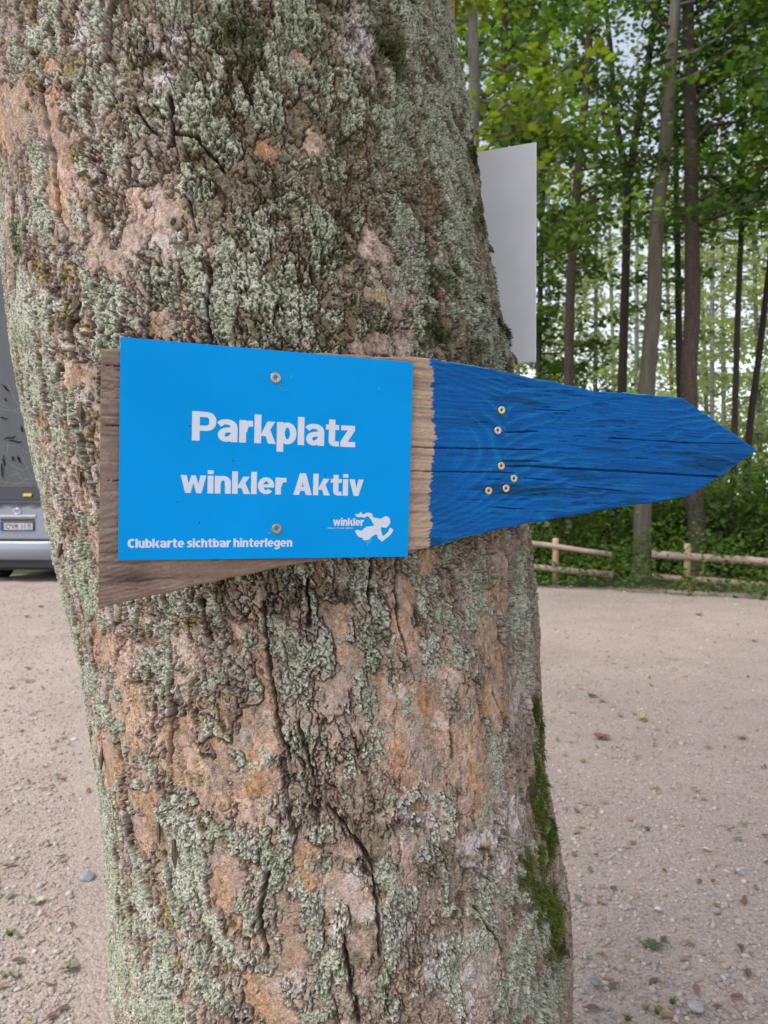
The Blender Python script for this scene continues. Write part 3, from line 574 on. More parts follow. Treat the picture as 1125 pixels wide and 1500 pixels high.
    oa = (O*.95*sst(-.8, -.1, fbm(S*34, Z*20, 135, 4)+.1))[..., None]; base = base*(1-oa) + Oc*oa
    lowr = sst(1.25, 1.15, Z)*sst(-.15, 0, S)
    base = mix3(base, lowr*(1-O)*(1-Pk)*.3, (.27, .20, .145))
    base = mix3(base, np.clip(Wt*sst(-.6, .2, n_f+.2), 0, 1)*.85, (.56, .53, .51))
    base = mix3(base, np.clip(Ye*1.2*sst(-.3, .2, n_f), 0, 1)*.85, (.27, .21, .035))
    ysp = sst(.42, .5, fbm(S*75, Z*75, 129, 3))*sst(.05, -.15, S)
    base = mix3(base, ysp*.6, (.25, .20, .05))
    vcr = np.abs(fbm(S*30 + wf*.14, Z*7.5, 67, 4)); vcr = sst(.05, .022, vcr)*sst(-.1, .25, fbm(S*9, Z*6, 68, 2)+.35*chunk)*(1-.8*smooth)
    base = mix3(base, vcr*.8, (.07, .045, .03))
    base = mix3(base, np.clip(np.maximum(cr2, cr3)*.8 + gr*.85 + ec*.85, 0, .92), (.055, .038, .026))  # dark bark in cracks, with shade of cracks and plate rims painted in
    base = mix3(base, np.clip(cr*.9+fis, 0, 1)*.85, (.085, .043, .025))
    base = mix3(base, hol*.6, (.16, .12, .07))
    base = mix3(base, (1-pl_)*.30*(1-olv*.7), (.42, .305, .235))
    base *= (1 + .36*n_f + .30*n_g)[..., None]
    hl = sst(-.1, .55, fbm(S*42, Z*20, 136, 3) + .5*(ra-.5))*(1-olv)
    base *= (1.26 + .34*hl)[..., None]*(1-.0*olv[..., None])  # patchy pale bark; left and lower parts painted brighter for the light
    base = mix3(base, (1-olv)*sst(.2, .6, fbm(S*26+4, Z*14, 137, 4))*.45, (.55, .42, .36))
    lc = np.empty_like(base); lc[:] = (.43, .435, .335)
    lc = mix3(lc, sst(.2, .9, ru), (.56, .555, .46))
    lc = mix3(lc, sst(-.1, .6, fbm(S*30, Z*30, 131, 3))*.6, (.29, .325, .21))
    dk = sst(-.05, .25, S)*sst(1.3, 1.45, Z)
    lc = mix3(lc, dk*.45, (.20, .235, .15))
    lc = mix3(lc, sst(-.27, -.33, S)*.3, (.36, .40, .28))
    lc *= (1+.34*n_g+.12*noise(S*900, Z*900, 134))[..., None]
    pore = sst(.50, .16, gran*.85 + gran2*.18 + .14*n_g)
    lc = mix3(lc, pore*.78, (.085, .088, .058))
    lc *= (1.30 + .16*sst(-.0, -.2, S))[..., None]  # brighter light on the left side is painted into the lichen colour
    la = (Lm*np.clip(.55 + .45*sst(.10, .42, np.maximum(gran*dens, gran2*.9)), 0, 1)*(1-.85*np.clip(fis+cr+.5*gr+.8*ec+vcr, 0, 1)))[..., None]
    colr = base*(1-la) + lc*la
    # stray granules of lichen dust
    st = sst(.62, .75, ru)*sst(.3, .6, gran)*sst(-.1, .4, fbm(S*20, Z*16, 132, 3))*(1-.4*smooth)
    colr = mix3(colr, st*.75, (.50, .50, .42)); hh += .0006*st
    mg = blobs(S, Z, [(a, b, .02, .02) for a, b in MOSS], 133, .9)
    colr = mix3(colr, mg*.8, (.06, .075, .02))
    return hh, np.clip(colr, .01, .8)

def trunk_point(s, z, h=0.):
    th = np.asarray(s)/R0; X, r = trunk_c(z)
    return np.stack([X + (r+h)*np.sin(th), YC - (r+h)*np.cos(th), np.asarray(z)+0*th], -1)

big = thing('plane_tree', 'thick old tree trunk in the foreground, scaly pinkish bark crusted with grey-green lichen', 'tree', (-.06, YC, 0))
STEP = .00096
def build_trunk():
    th = np.arange(-1.42, 1.62, STEP/R0)
    back = np.linspace(1.62, 2*math.pi-1.42, 90)[1:-1]
    zf = np.arange(.5, 2.1, STEP)
    zl = np.concatenate([[-.12], np.arange(0, .5, .02)]); zh = np.concatenate([np.arange(2.1, 3., .03), np.arange(3, 6.6, .2)])
    S, Z = np.meshgrid(th*R0, zf)
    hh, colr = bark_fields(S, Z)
    P = trunk_point(S, Z, hh)
    nz, ns = S.shape
    # the back of the trunk and its ends in the same mesh, coarser
    verts = [P.reshape(-1, 3)]; cols = [colr.reshape(-1, 3)]; faces = []
    idx = np.arange(nz*ns).reshape(nz, ns)
    def quads(I): return np.stack([I[:-1, :-1], I[:-1, 1:], I[1:, 1:], I[1:, :-1]], -1).reshape(-1, 4)
    faces.append(quads(idx))
    rows = np.arange(0, nz, 12); rows = np.unique(np.append(rows, nz-1))
    def add(Pc, cc):
        b = sum(len(v) for v in verts); verts.append(Pc.reshape(-1, 3)); cols.append(cc.reshape(-1, 3))
        return np.arange(b, b+Pc.shape[0]*Pc.shape[1]).reshape(Pc.shape[:2])
    Sb, Zb = np.meshgrid(back*R0, zf[rows]); hb, cb = bark_fields(Sb, Zb); hb = np.clip(hb, -.012, .012)
    Ib = add(trunk_point(Sb, Zb, hb), cb)
    Ib = np.concatenate([idx[rows, -1][:, None], Ib, idx[rows, 0][:, None]], 1); faces.append(quads(Ib))
    allth = np.concatenate([th[::8], [th[-1]], back])
    lo_first = np.concatenate([idx[0, ::8], [idx[0, -1]], Ib[0, 1:-1]]); hi_first = np.concatenate([idx[-1, ::8], [idx[-1, -1]], Ib[-1, 1:-1]])
    for zz, edge, lo in ((zl, lo_first, True), (zh, hi_first, False)):
        Sc, Zc = np.meshgrid(allth*R0, zz); hc, cc = bark_fields(Sc, Zc)
        root = .05*np.clip((.35-Zc)/.35, 0, 1)**1.5*np.cos(Sc/R0*5+1)
        I = add(trunk_point(Sc, Zc, np.clip(hc, -.012, .012)+root), cc)
        I = np.concatenate([I, edge[None]], 0) if lo else np.concatenate([edge[None], I], 0)
        I = np.concatenate([I, I[:, :1]], 1); faces.append(quads(I))
    V = np.concatenate(verts) - np.array(big.location)
    bm_ = mat('bark_plane', rough=.92, attr=True, spec=.12, var=(800, .66, 1.34), bump=[('n', 420, .6, .0012), ('v', 800, .6, .0010)])
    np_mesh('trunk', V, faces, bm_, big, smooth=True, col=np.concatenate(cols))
    return S, Z, hh
S_, Z_, HH = build_trunk()
def surf_at(s, z):
    i = np.clip(((np.asarray(z)-.5)/STEP).astype(int), 0, HH.shape[0]-1); j = np.clip(((np.asarray(s)/R0+1.42)*R0/STEP).astype(int), 0, HH.shape[1]-1)
    return HH[i, j]
# limbs and crown above the view
def big_crown():
    m = MB(); P = []
    X, r = trunk_c(6.3); top = Vector((float(X), YC, 6.4)) - big.location
    for i in range(9):
        az = i*.72+random.uniform(-.2, .2); L = random.uniform(2.6, 4.2)
        e = top + Vector((math.cos(az)*L, math.sin(az)*L, random.uniform(1.2, 4)))
        a = top + Vector((0, 0, -random.uniform(.1, 1.2))); pth = bend(a, e, 6, .04)
        m.tube(pth, [.13*(1-.85*j/6) for j in range(7)], 8)
        for j in range(2, 7):
            q = np.array(pth[j]); P.append(q + rng.normal(0, 1, (45, 3))*np.array([.8, .8, .35]))
    m.tube([top+Vector((0,0,-.4)), top+Vector((.05,0,1.6)), top+Vector((-.1,.1,3.4))], [.24, .16, .06], 10)
    m.build('limb', BARK['grey'], big)
    V, F, c = leaves(np.concatenate(P), .15, MAPLE, .5); np_mesh('crown', V, F, LM['green'], big, col=c)
big_crown()

# moss cushions: many tiny shoots
def strands(pts, nrm, length, width, mt, name, parent, colr):
    n = len(pts)
    d = nrm + rng.normal(0, .55, (n, 3)) + np.array([0, 0, -.15]); d /= np.linalg.norm(d, axis=1)[:, None]
    sdv = np.cross(d, rng.normal(0, 1, (n, 3))); sdv /= np.linalg.norm(sdv, axis=1)[:, None]
    L = (length*rng.uniform(.4, 1.2, n))[:, None]; w = width
    bnd = rng.normal(0, .3, (n, 3)) + np.array([0, 0, -.25])
    p0 = pts - sdv*w; p1 = pts + sdv*w; m0 = pts + d*L*.55 - sdv*w*.8; m1 = pts + d*L*.55 + sdv*w*.8; t = pts + d*L + bnd*L*.5
    V = np.stack([p0, p1, m1, m0, t], 1).reshape(-1, 3); b = np.arange(n)[:, None]*5
    return np_mesh(name, V, [b+np.array([[0, 1, 2, 3]]), b+np.array([[3, 2, 4]])], mt, parent, col=np.repeat(colr, 5, 0))
MM = mat('moss', rough=.8, attr=True, spec=.2)
def moss():
    big_spots = [(.43,1.008,.010,.020,1200),(.447,.985,.010,.014,900),(.425,.955,.016,.022,2000),(.398,.925,.017,.024,2400),(.388,.895,.017,.022,2400),(.395,.862,.015,.022,2200),(.411,.828,.012,.02,1500),(.43,.85,.01,.02,900),
        (.36,.828,.012,.012,1200),(.325,.826,.016,.013,1600),(.335,.801,.018,.016,1500),(.352,.776,.022,.020,2600),(.372,.752,.024,.022,3400),(.388,.728,.020,.02,2600),(.37,.706,.014,.018,1300),(.392,.69,.012,.014,900),(.41,.745,.012,.02,1200),(.428,.90,.01,.022,1100),
        (.241,1.839,.005,.006,300),(.252,1.832,.007,.006,300),(.062,1.803,.007,.006,320),(.248,1.5,.008,.007,350),(.255,1.79,.004,.004,100),(.492,1.545,.012,.012,900),(.44,1.545,.008,.010,500),(.403,1.673,.005,.007,300),(.436,1.779,.006,.006,250),(.47,1.62,.006,.014,350),(-.269,1.614,.006,.008,250),(.273,1.574,.005,.008,200),(.35,1.56,.004,.008,150),(.31,1.59,.004,.006,120),(.33,1.62,.004,.006,120)]
    P = []; Nn = []; C = []
    for s, z, a, b, n in big_spots:
        g = rng.normal(0, 1, (n, 2)); ss = s + g[:, 0]*a*.75; zz = z + g[:, 1]*b*.75
        m = fbm(ss*110, zz*60, 201, 3) > -.02; ss = ss[m]; zz = zz[m]
        bulge = .006*np.exp(-(g[m]**2).sum(1)/2)*(n > 800)
        h = surf_at(ss, zz) + bulge*rng.random(len(ss))
        p = trunk_point(ss, zz, h); th = ss/R0
        P.append(p); Nn.append(np.stack([np.sin(th), -np.cos(th), 0*th], -1))
        k = rng.random((len(ss), 1)); dark = np.array((.07, .085, .02)); lite = np.array((.25, .33, .035)) if n > 1000 else np.array((.075, .085, .022))
        C.append(dark*(1-k) + lite*k)
    strands(np.concatenate(P) - np.array(big.location), np.concatenate(Nn), .0068, .00045, MM, 'moss', big, np.concatenate(C))
moss()
# bark flakes that stand off the edge of the trunk
def flakes():
    fm = mat('flake', (.14, .10, .07), .95, var=(400, .6, 1.4), bump=[('n', 500, .6, .001)])
    for s, z, L, w in [(.505,1.875,.030,.012),(.478,1.668,.014,.008),(.495,1.51,.016,.010),(.47,.93,.02,.004),(.46,.715,.016,.006),(-.315,1.24,.02,.008),(-.3,.98,.03,.006),(.462,.98,.012,.003),(.455,.66,.04,.006),(-.16,.9,.03,.007),(-.17,1.52,.02,.01),(-.19,1.40,.022,.009),(-.22,1.33,.026,.008),(-.14,.86,.03,.006),(-.2,.84,.028,.007),(-.125,.81,.022,.006),(-.185,.92,.03,.006),(-.24,.87,.035,.006)]:
        h = float(surf_at(s, z)); a = Vector(trunk_point(s, z+L*.5, h-.001)); b = Vector(trunk_point(s+.002, z-L*.1, h+.004)); c = Vector(trunk_point(s+.004, z-L*.5, h+.007))
        m = MB(); m.tube([v-big.location for v in (a, b, c)], [w*.35, w*.45, w*.12], 6, False, .5); m.build('bark_flake', fm, big)
flakes()
def foliose():
    """pale leafy lichen rosettes"""
    V = []; F = []
    for s0, z0, n in ((.118, .953, 10), (.128, .945, 6), (.124, .93, 5), (.139, .905, 7)):
        for _ in range(n):
            s = s0 + random.gauss(0, .006); z = z0 + random.gauss(0, .007); h = float(surf_at(s, z))
            c = Vector(trunk_point(s, z, h+.001)); th = s/R0; nr = Vector((math.sin(th), -math.cos(th), 0)); u = Vector((math.cos(th), math.sin(th), 0)); v = Vector((0,0,1))
            k = 9; a0 = random.random()*6; R = random.uniform(.002, .0042); b = len(V); V.append(c)
            for i in range(k):
                a = a0 + i*6.283/k; r = R*random.uniform(.6, 1.15); V.append(c + u*math.cos(a)*r + v*math.sin(a)*r + nr*random.uniform(.0005, .0032))
            F += [(b, b+1+i, b+1+(i+1) % k) for i in range(k)]
    np_mesh('leafy_lichen', np.array([tuple(v-big.location) for v in V]), np.array(F), mat('leafy_lichen', (.58, .62, .60), .85, var=(500, .7, 1.2)), big)
foliose()

# ================================================================ THE BOARD AND THE SIGN
YAW, ROLL, PIT = math.radians(20.595), math.radians(.795), math.radians(2.16)
SIGN = Matrix.Translation((-.11093, .75087, 1.34729)) @ Matrix.Rotation(YAW, 4, 'Z') @ Matrix.Rotation(PIT, 4, 'X') @ Matrix.Rotation(ROLL, 4, 'Y')
BO = .0025
board = thing('arrow_board', 'weathered wooden arrow board painted blue on its right half, screwed to the big trunk', 'arrow sign')
board.matrix_world = SIGN
OUT_T = [(-.1653,.0945),(-.06,.0990),(.05,.1075),(.1201,.1098),(.1701,.1116),(.2288,.1073),(.3182,.0993),(.3851,.0911),(.4502,.0913),(.5188,.0906),(.5757,.0644),(.6476,.0295)]
OUT_B = [(-.1653,-.1510),(-.1601,-.1502),(-.0671,-.1297),(.0298,-.1108),(.1203,-.0996),(.1767,-.0956),(.227,-.0828),(.3112,-.067),(.452,-.0453),(.5367,-.0329),(.5912,-.0037),(.6476,.0295)]
def build_board():
    us = np.arange(-.1653, .6476, .00105); us[-1] = .6476; nv = 235
    T = np.interp(us, *np.array(OUT_T).T) + .0012*fbm(us*60, us*0, 301, 4)*sst(.64, .6, us); Bt = np.interp(us, *np.array(OUT_B).T) + .0010*fbm(us*50, us*0+5, 302, 4)*sst(.64, .6, us)
    B2 = np.minimum(Bt, T-.0004)
    t = np.linspace(0, 1, nv)
    U = np.broadcast_to(us[None], (nv, len(us))).copy(); Vv = B2[None] + (T-B2)[None]*t[:, None]
    # grain follows the board, opening round the heart of the wood
    w1 = fbm(U*9, Vv*20, 311, 3); w2 = fbm(U*30, Vv*60, 312, 3)
    v0 = .012 + .12*(U-.2)*.35
    cc = np.where(U < .3, 22., 22+160*(U-.3)) ; dv = np.abs(Vv-v0)
    phi = (U + cc*dv**2*.9 + .012*w1 + .003*w2)
    far = sst(.235, .30, U)
    phi2 = (Vv - .33*(U-.3)*.62 + .010*w1)*1.0
    ring = np.where(far > .5, np.sin(phi2/.0125*6.283 + 2*w1), np.sin(phi/.021*6.283))
    ringw = np.clip(.35+.9*fbm(U*7, Vv*16, 313, 2), 0, 1)
    fib = fbm(U*26, Vv*620, 314, 4); fib2 = fbm(U*90, Vv*1300, 315, 2); saw = np.sin((U*(1+.1*Vv))/.0021*6.283 + 3*fbm(U*12, Vv*12, 316, 2))
    h = .00020*fib + .00014*fib2 + .00022*ring*ringw + .0004*fbm(U*8, Vv*20, 317, 3)
    h += .00013*saw*sst(.2, .1, U) + .00006*saw
    # cracks along the grain
    ck = np.zeros_like(U)
    for pts, wd in [([(.14,.0138),(.2321,.0159),(.32,.0174)], .00075), ([(-.166,.022),(-.14,.0225)], .0010), ([(.14,-.0121),(.2244,-.0104),(.28,-.0098)], .0007), ([(.2634,-.0023),(.3225,-.0021),(.4194,-.0041),(.50,-.0053),(.5856,-.0065)], .0012),
                    ([(.40,.0357),(.5219,.035),(.6234,.0375)], .0004), ([(.262,.0034),(.315,.0040)], .0010), ([(.265,.0360),(.31,.0385)], .0010), ([(.36,-.024),(.44,-.029)], .0005), ([(.25,-.0500),(.30,-.052)], .0005), ([(.245,-.0185),(.265,-.0178)], .0008), ([(.29,-.0160),(.335,-.0172)], .0005),
                    ([(.44,.012),(.47,.0128)], .0004), ([(.30,.064),(.36,.0655)], .0004), ([(.22,.045),(.245,.046)], .0004), ([(-.166,.078),(-.13,.0782)],.0005), ([(-.166,-.03),(-.12,-.0292)],.0004)]:
        pts = np.array(pts); c = np.interp(us, pts[:, 0], pts[:, 1], left=9, right=9)
        taper = np.clip(np.minimum(us-pts[0, 0], pts[-1, 0]-us)/.02, 0, 1)**.5
        d = np.abs(Vv - c[None] - .0004*fbm(U*40, Vv*0, 318, 3)); ck = np.maximum(ck, sst(1.25, .55, d/np.maximum(wd*taper[None], 1e-5)))
    pits = sst(.52, .68, fbm(U*38, Vv*420, 319, 3))*sst(.2, .5, fbm(U*8, Vv*22, 320, 2)+.2)
    edge = np.minimum(T[None]-Vv, Vv-B2[None]); rnd = np.clip(1-edge/.0022, 0, 1)
    h = h - .0035*ck - .0010*pits - .0016*rnd**2
    # colour: weathered wood, then the blue stain laid over it
    n1 = fbm(U*14, Vv*300, 331, 4); n2 = fbm(U*8, Vv*9, 332, 4); n3 = fbm(U*300, Vv*700, 333, 2)
    wood = np.empty(U.shape+(3,), np.float32); wood[:] = (.215, .165, .135)
    right = sst(.1, .16, U); wood = mix3(wood, right*.8, (.43, .335, .245))
    wood = mix3(wood, sst(-.1, .6, n1)*.5, (.14, .10, .08)); wood = mix3(wood, sst(.0, .6, n2)*.5, (.20, .13, .095))
    wood = mix3(wood, (1-right)*sst(.0, .7, fbm(U*30, Vv*240, 334, 3)+.4*ring)*.45, (.30, .25, .21))
    kn = np.exp(-(((U+.135)/.022)**2 + ((Vv+.122)/.007)**2)); wood = mix3(wood, kn*.75, (.05, .035, .03))
    wood = mix3(wood, sst(.075, .092, Vv)*(1-right)*.6, (.20, .185, .13))
    wood *= (1+.12*n3+.10*fib)[..., None]*np.float32([1.55, 1.45, 1.42])
    px_ = np.interp(Vv, [-.1, -.056, -.0186, .0265, .0562, .086, .112], [.1767, .1754, .1759, .1777, .1735, .1742, .1701])
    pe = px_ + .0032*fbm(Vv*420, U*40, 335, 4) + .0022*fbm(Vv*120, U*10, 336, 3)
    pm = sst(-.0004, .0008, U-pe)
    blue = np.empty_like(wood); blue[:] = (.003, .078, .30)
    blue = mix3(blue, sst(-.1, .7, n2)*.55, (.003, .10, .37))
    blue = mix3(blue, sst(.0, .6, n1)*.33, (.004, .048, .17))
    blue = mix3(blue, sst(.3, .9, ring*ringw)*.5, (.012, .13, .36))
    blue = mix3(blue, sst(-.2, -.9, ring*ringw)*.25, (.005, .055, .19))
    blue = mix3(blue, sst(.72, .98, ring)*np.clip(ringw*1.3, 0, 1)*.20, (.02, .165, .42))
    wk = sst(.58, .85, fbm(U*11, Vv*95, 337, 4) + .28*np.exp(-((U-.335)/.07)**2 - ((Vv+.0)/.05)**2)); blue = mix3(blue, wk*.6, (.010, .03, .07))
    blue = mix3(blue, sst(.5, .75, fbm(U*16, Vv*260, 338, 3))*.22, (.06, .17, .36))
    worn = sst(.0016, .0, edge)*sst(-.1, .4, fbm(U*60, Vv*0, 339, 3)); blue = mix3(blue, worn*.7, (.33, .36, .22))
    blue *= (1+.10*n3+.12*fib)[..., None]*np.float32([.4, 1.6, 1.48])
    colr = wood*(1-pm[..., None]) + blue*pm[..., None]
    colr = mix3(colr, ck*.5, (.02, .02, .025)); colr = mix3(colr, pits*.22, (.02, .03, .05)); colr = np.clip(colr, .003, .8)
    # front face, then the sides and back of the same plank
    TH = .026
    front = np.stack([U, BO - h, Vv], -1); idx = np.arange(nv*len(us)).reshape(nv, len(us))
    Fq = np.stack([idx[:-1, :-1], idx[:-1, 1:], idx[1:, 1:], idx[1:, :-1]], -1).reshape(-1, 4)
    bk = np.stack([U, np.full_like(U, BO+TH), Vv], -1)
    ring_i = np.concatenate([idx[0, :], idx[1:, -1], idx[-1, -2::-1], idx[-2:0:-1, 0]])
    ringP = front.reshape(-1, 3)[ring_i]; ringC = colr.reshape(-1, 3)[ring_i]
    V = [front.reshape(-1, 3)]; C = [colr.reshape(-1, 3)]; faces = [Fq]; prev = None; n0 = nv*len(us); K = 12; m = len(ring_i)
    for k in range(K+1):
        P = ringP.copy(); P[:, 1] = ringP[:, 1]*(1-k/K) + (BO+TH)*k/K; V.append(P)
        nn = fbm(np.arange(m)*.06, np.full(m, k*.9), 341, 3)[:, None]
        C.append(np.clip(np.where(ringP[:, 0:1] > .178, ringC*.35 + np.float32([.035, .07, .11])*.65, np.float32([.36, .29, .235])*(1+.3*nn)), .01, .8))
        I = np.arange(m)+n0+k*m
        if prev is not None: faces.append(np.stack([prev, I, np.roll(I, -1), np.roll(prev, -1)], -1))
        prev = I
    V.append(bk[::nv-1].reshape(-1, 3)); C.append(np.full((2*len(us), 3), .2)); b = n0+(K+1)*m; L = len(us)
    j = np.arange(L-1); faces.append(np.stack([b+j+1, b+j, b+L+j, b+L+j+1], -1))
    bm_ = mat('weathered_board', rough=.8, attr=True, spec=.15, var=(700, .85, 1.15), bump=[('n', 900, .3, .0004)])
    np_mesh('plank', np.concatenate(V), faces, bm_, board, smooth=True, col=np.concatenate(C))
build_board()

def screw(parent, u, v, R, colr, yb, rough=.35):
    """countersunk screw head with a six-lobed socket, facing the viewer"""
    m = MB(); n = 48; a0 = random.random()
    M = Matrix.Translation((u, yb, v)) @ Matrix.Rotation(math.radians(90), 4, 'X')
    def ringv(rf, h): return [M @ Vector((rf(a)*math.cos(a), rf(a)*math.sin(a), h)) for a in [2*math.pi*k/n for k in range(n)]]
    star = lambda a: R*(.36+.085*math.cos(6*(a+a0)))
    rings = [ringv(lambda a: R*.8, -.002), ringv(lambda a: R*.98, .0002), ringv(lambda a: R, .0007), ringv(lambda a: R*.93, .0010), ringv(lambda a: R*.62, .0008), ringv(lambda a: star(a)*1.1, .0006), ringv(star, .0004), ringv(lambda a: star(a)*.86, -.0016), ringv(lambda a: star(a)*.2, -.0022)]
    V = [p for r in rings for p in r]
    F = [(i*n+k, i*n+(k+1) % n, (i+1)*n+(k+1) % n, (i+1)*n+k) for i in range(len(rings)-1) for k in range(n)] + [tuple((len(rings)-1)*n+k for k in range(n))]
    m.add(V, F, True)
    return m.build('screw', mat('screw_metal', colr, rough, .75, var=(900, .7, 1.2), bump=[('n', 1200, .25, .0003)]), parent)
for (u, v), c in zip([(.2605,.0606),(.2565,.0373),(.2624,-.0028),(.2795,-.0167),(.2696,-.0283),(.2472,-.0315)], [(.60,.55,.20),(.62,.46,.38),(.62,.46,.27),(.58,.47,.28),(.62,.45,.33),(.60,.45,.33)]):
    screw(board, u, v, .0044, c, .0022)

sign = thing('parking_sign', 'bright blue sheet sign with white lettering Parkplatz, screwed onto the wooden arrow board', 'sign')
sign.matrix_world = SIGN
def build_sign():
    w, h, t, r = .1485, .105, .0024, .0004
    import bmesh
    bm = bmesh.new(); 
    for x, z in ((-w, -h), (w, -h), (w, h), (-w, h)): bm.verts.new((x, 0, z))
    f = bm.faces.new(bm.verts); g = bmesh.ops.extrude_face_region(bm, geom=[f])
    bmesh.ops.translate(bm, verts=[v for v in g['geom'] if isinstance(v, bmesh.types.BMVert)], vec=(0, -t, 0))
    bmesh.ops.recalc_face_normals(bm, faces=bm.faces); bmesh.ops.bevel(bm, geom=list(bm.edges), offset=r, segments=2, affect='EDGES')
    me = bpy.data.meshes.new('panel'); bm.to_mesh(me)
    pm = bpy.data.materials.new('blue_sheet'); pm.use_nodes = True; nt = pm.node_tree; N = nt.nodes; Lk = nt.links
    b = N['Principled BSDF']; b.inputs['Roughness'].default_value = .45; b.inputs['Specular IOR Level'].default_value = .06
    tc = N.new('ShaderNodeTexCoord'); n = N.new('ShaderNodeTexNoise'); n.inputs['Scale'].default_value = 9; n.inputs['Detail'].default_value = 4; Lk.new(tc.outputs['Object'], n.inputs['Vector'])
    r_ = N.new('ShaderNodeValToRGB'); e = r_.color_ramp.elements; e[0].position = .3; e[0].color = (.0, .24, .61, 1); e[1].position = .7; e[1].color = (.0, .27, .69, 1); Lk.new(n.outputs[0], r_.inputs[0])
    v = N.new('ShaderNodeTexVoronoi'); v.inputs['Scale'].default_value = 95; Lk.new(tc.outputs['Object'], v.inputs['Vector'])   # flecks of dirt
    sp = N.new('ShaderNodeSeparateColor'); Lk.new(v.outputs['Color'], sp.inputs[0])
    g1 = N.new('ShaderNodeMath'); g1.operation = 'GREATER_THAN'; g1.inputs[1].default_value = .965; Lk.new(sp.outputs[0], g1.inputs[0])
    g2 = N.new('ShaderNodeMath'); g2.operation = 'LESS_THAN'; g2.inputs[1].default_value = .085; Lk.new(v.outputs['Distance'], g2.inputs[0])
    g3 = N.new('ShaderNodeMath'); g3.operation = 'MULTIPLY'; Lk.new(g1.outputs[0], g3.inputs[0]); Lk.new(g2.outputs[0], g3.inputs[1])
    mx_ = N.new('ShaderNodeMix'); mx_.data_type = 'RGBA'; Lk.new(g3.outputs[0], mx_.inputs['Factor']); Lk.new(r_.outputs[0], mx_.inputs['A']); mx_.inputs['B'].default_value = (.03, .05, .06, 1)
    Lk.new(mx_.outputs['Result'], b.inputs['Base Color'])
    n2 = N.new('ShaderNodeTexNoise'); n2.inputs['Scale'].default_value = 400; Lk.new(tc.outputs['Object'], n2.inputs['Vector'])
    bp = N.new('ShaderNodeBump'); bp.inputs['Strength'].default_value = .12; bp.inputs['Distance'].default_value = .0003; Lk.new(n2.outputs[0], bp.inputs['Height']); Lk.new(bp.outputs[0], b.inputs['Normal'])
    me.materials.append(pm); link('panel', me, sign)
build_sign()
WHITE = mat('white_print', (.86, .92, 1.06), .6, var=(40, .95, 1.03))
def glyphs(name, text, u0, v0, width, capscale, bold, parent=sign, y=-.00252, m=WHITE, spacing=1.0, M=None):
    cu = bpy.data.curves.new('t', 'FONT'); cu.body = text; cu.size = 1; cu.offset = bold; cu.space_character = spacing; cu.fill_mode = 'FRONT'; cu.extrude = 0.0
    o = bpy.data.objects.new('t', cu); COL.objects.link(o)
    dg = bpy.context.evaluated_depsgraph_get(); dg.update(); me = bpy.data.meshes.new_from_object(o.evaluated_get(dg)); me.name = name
    bpy.data.objects.remove(o)
    n = len(me.vertices); co = np.zeros(n*3, np.float32); me.vertices.foreach_get('co', co); co = co.reshape(-1, 3)
    x0, x1 = co[:, 0].min(), co[:, 0].max()
    P = np.stack([u0 + (co[:, 0]-x0)/(x1-x0)*width, np.full(n, y), v0 + co[:, 1]*capscale], -1).astype(np.float32)
    me.vertices.foreach_set('co', P.ravel()); me.materials.clear(); me.materials.append(m); me.update()
    return link(name, me, parent)
XH = .78
def arc_pts(cx, cy, rx, ry, a0, a1, n=28):
    return [(cx+rx*math.cos(math.radians(a0+(a1-a0)*i/n)), cy+ry*math.sin(math.radians(a0+(a1-a0)*i/n))) for i in range(n+1)]
def rct(a, b, c, d): return ('p', [(a, b), (c, b), (c, d), (a, d)])
def stk(pts, w, sm=True): return ('s', pts, w, sm)
ARCH = stk([(.125,.44),(.17,.58),(.27,.665),(.40,.685),(.51,.63),(.56,.52),(.565,.36)], .2)
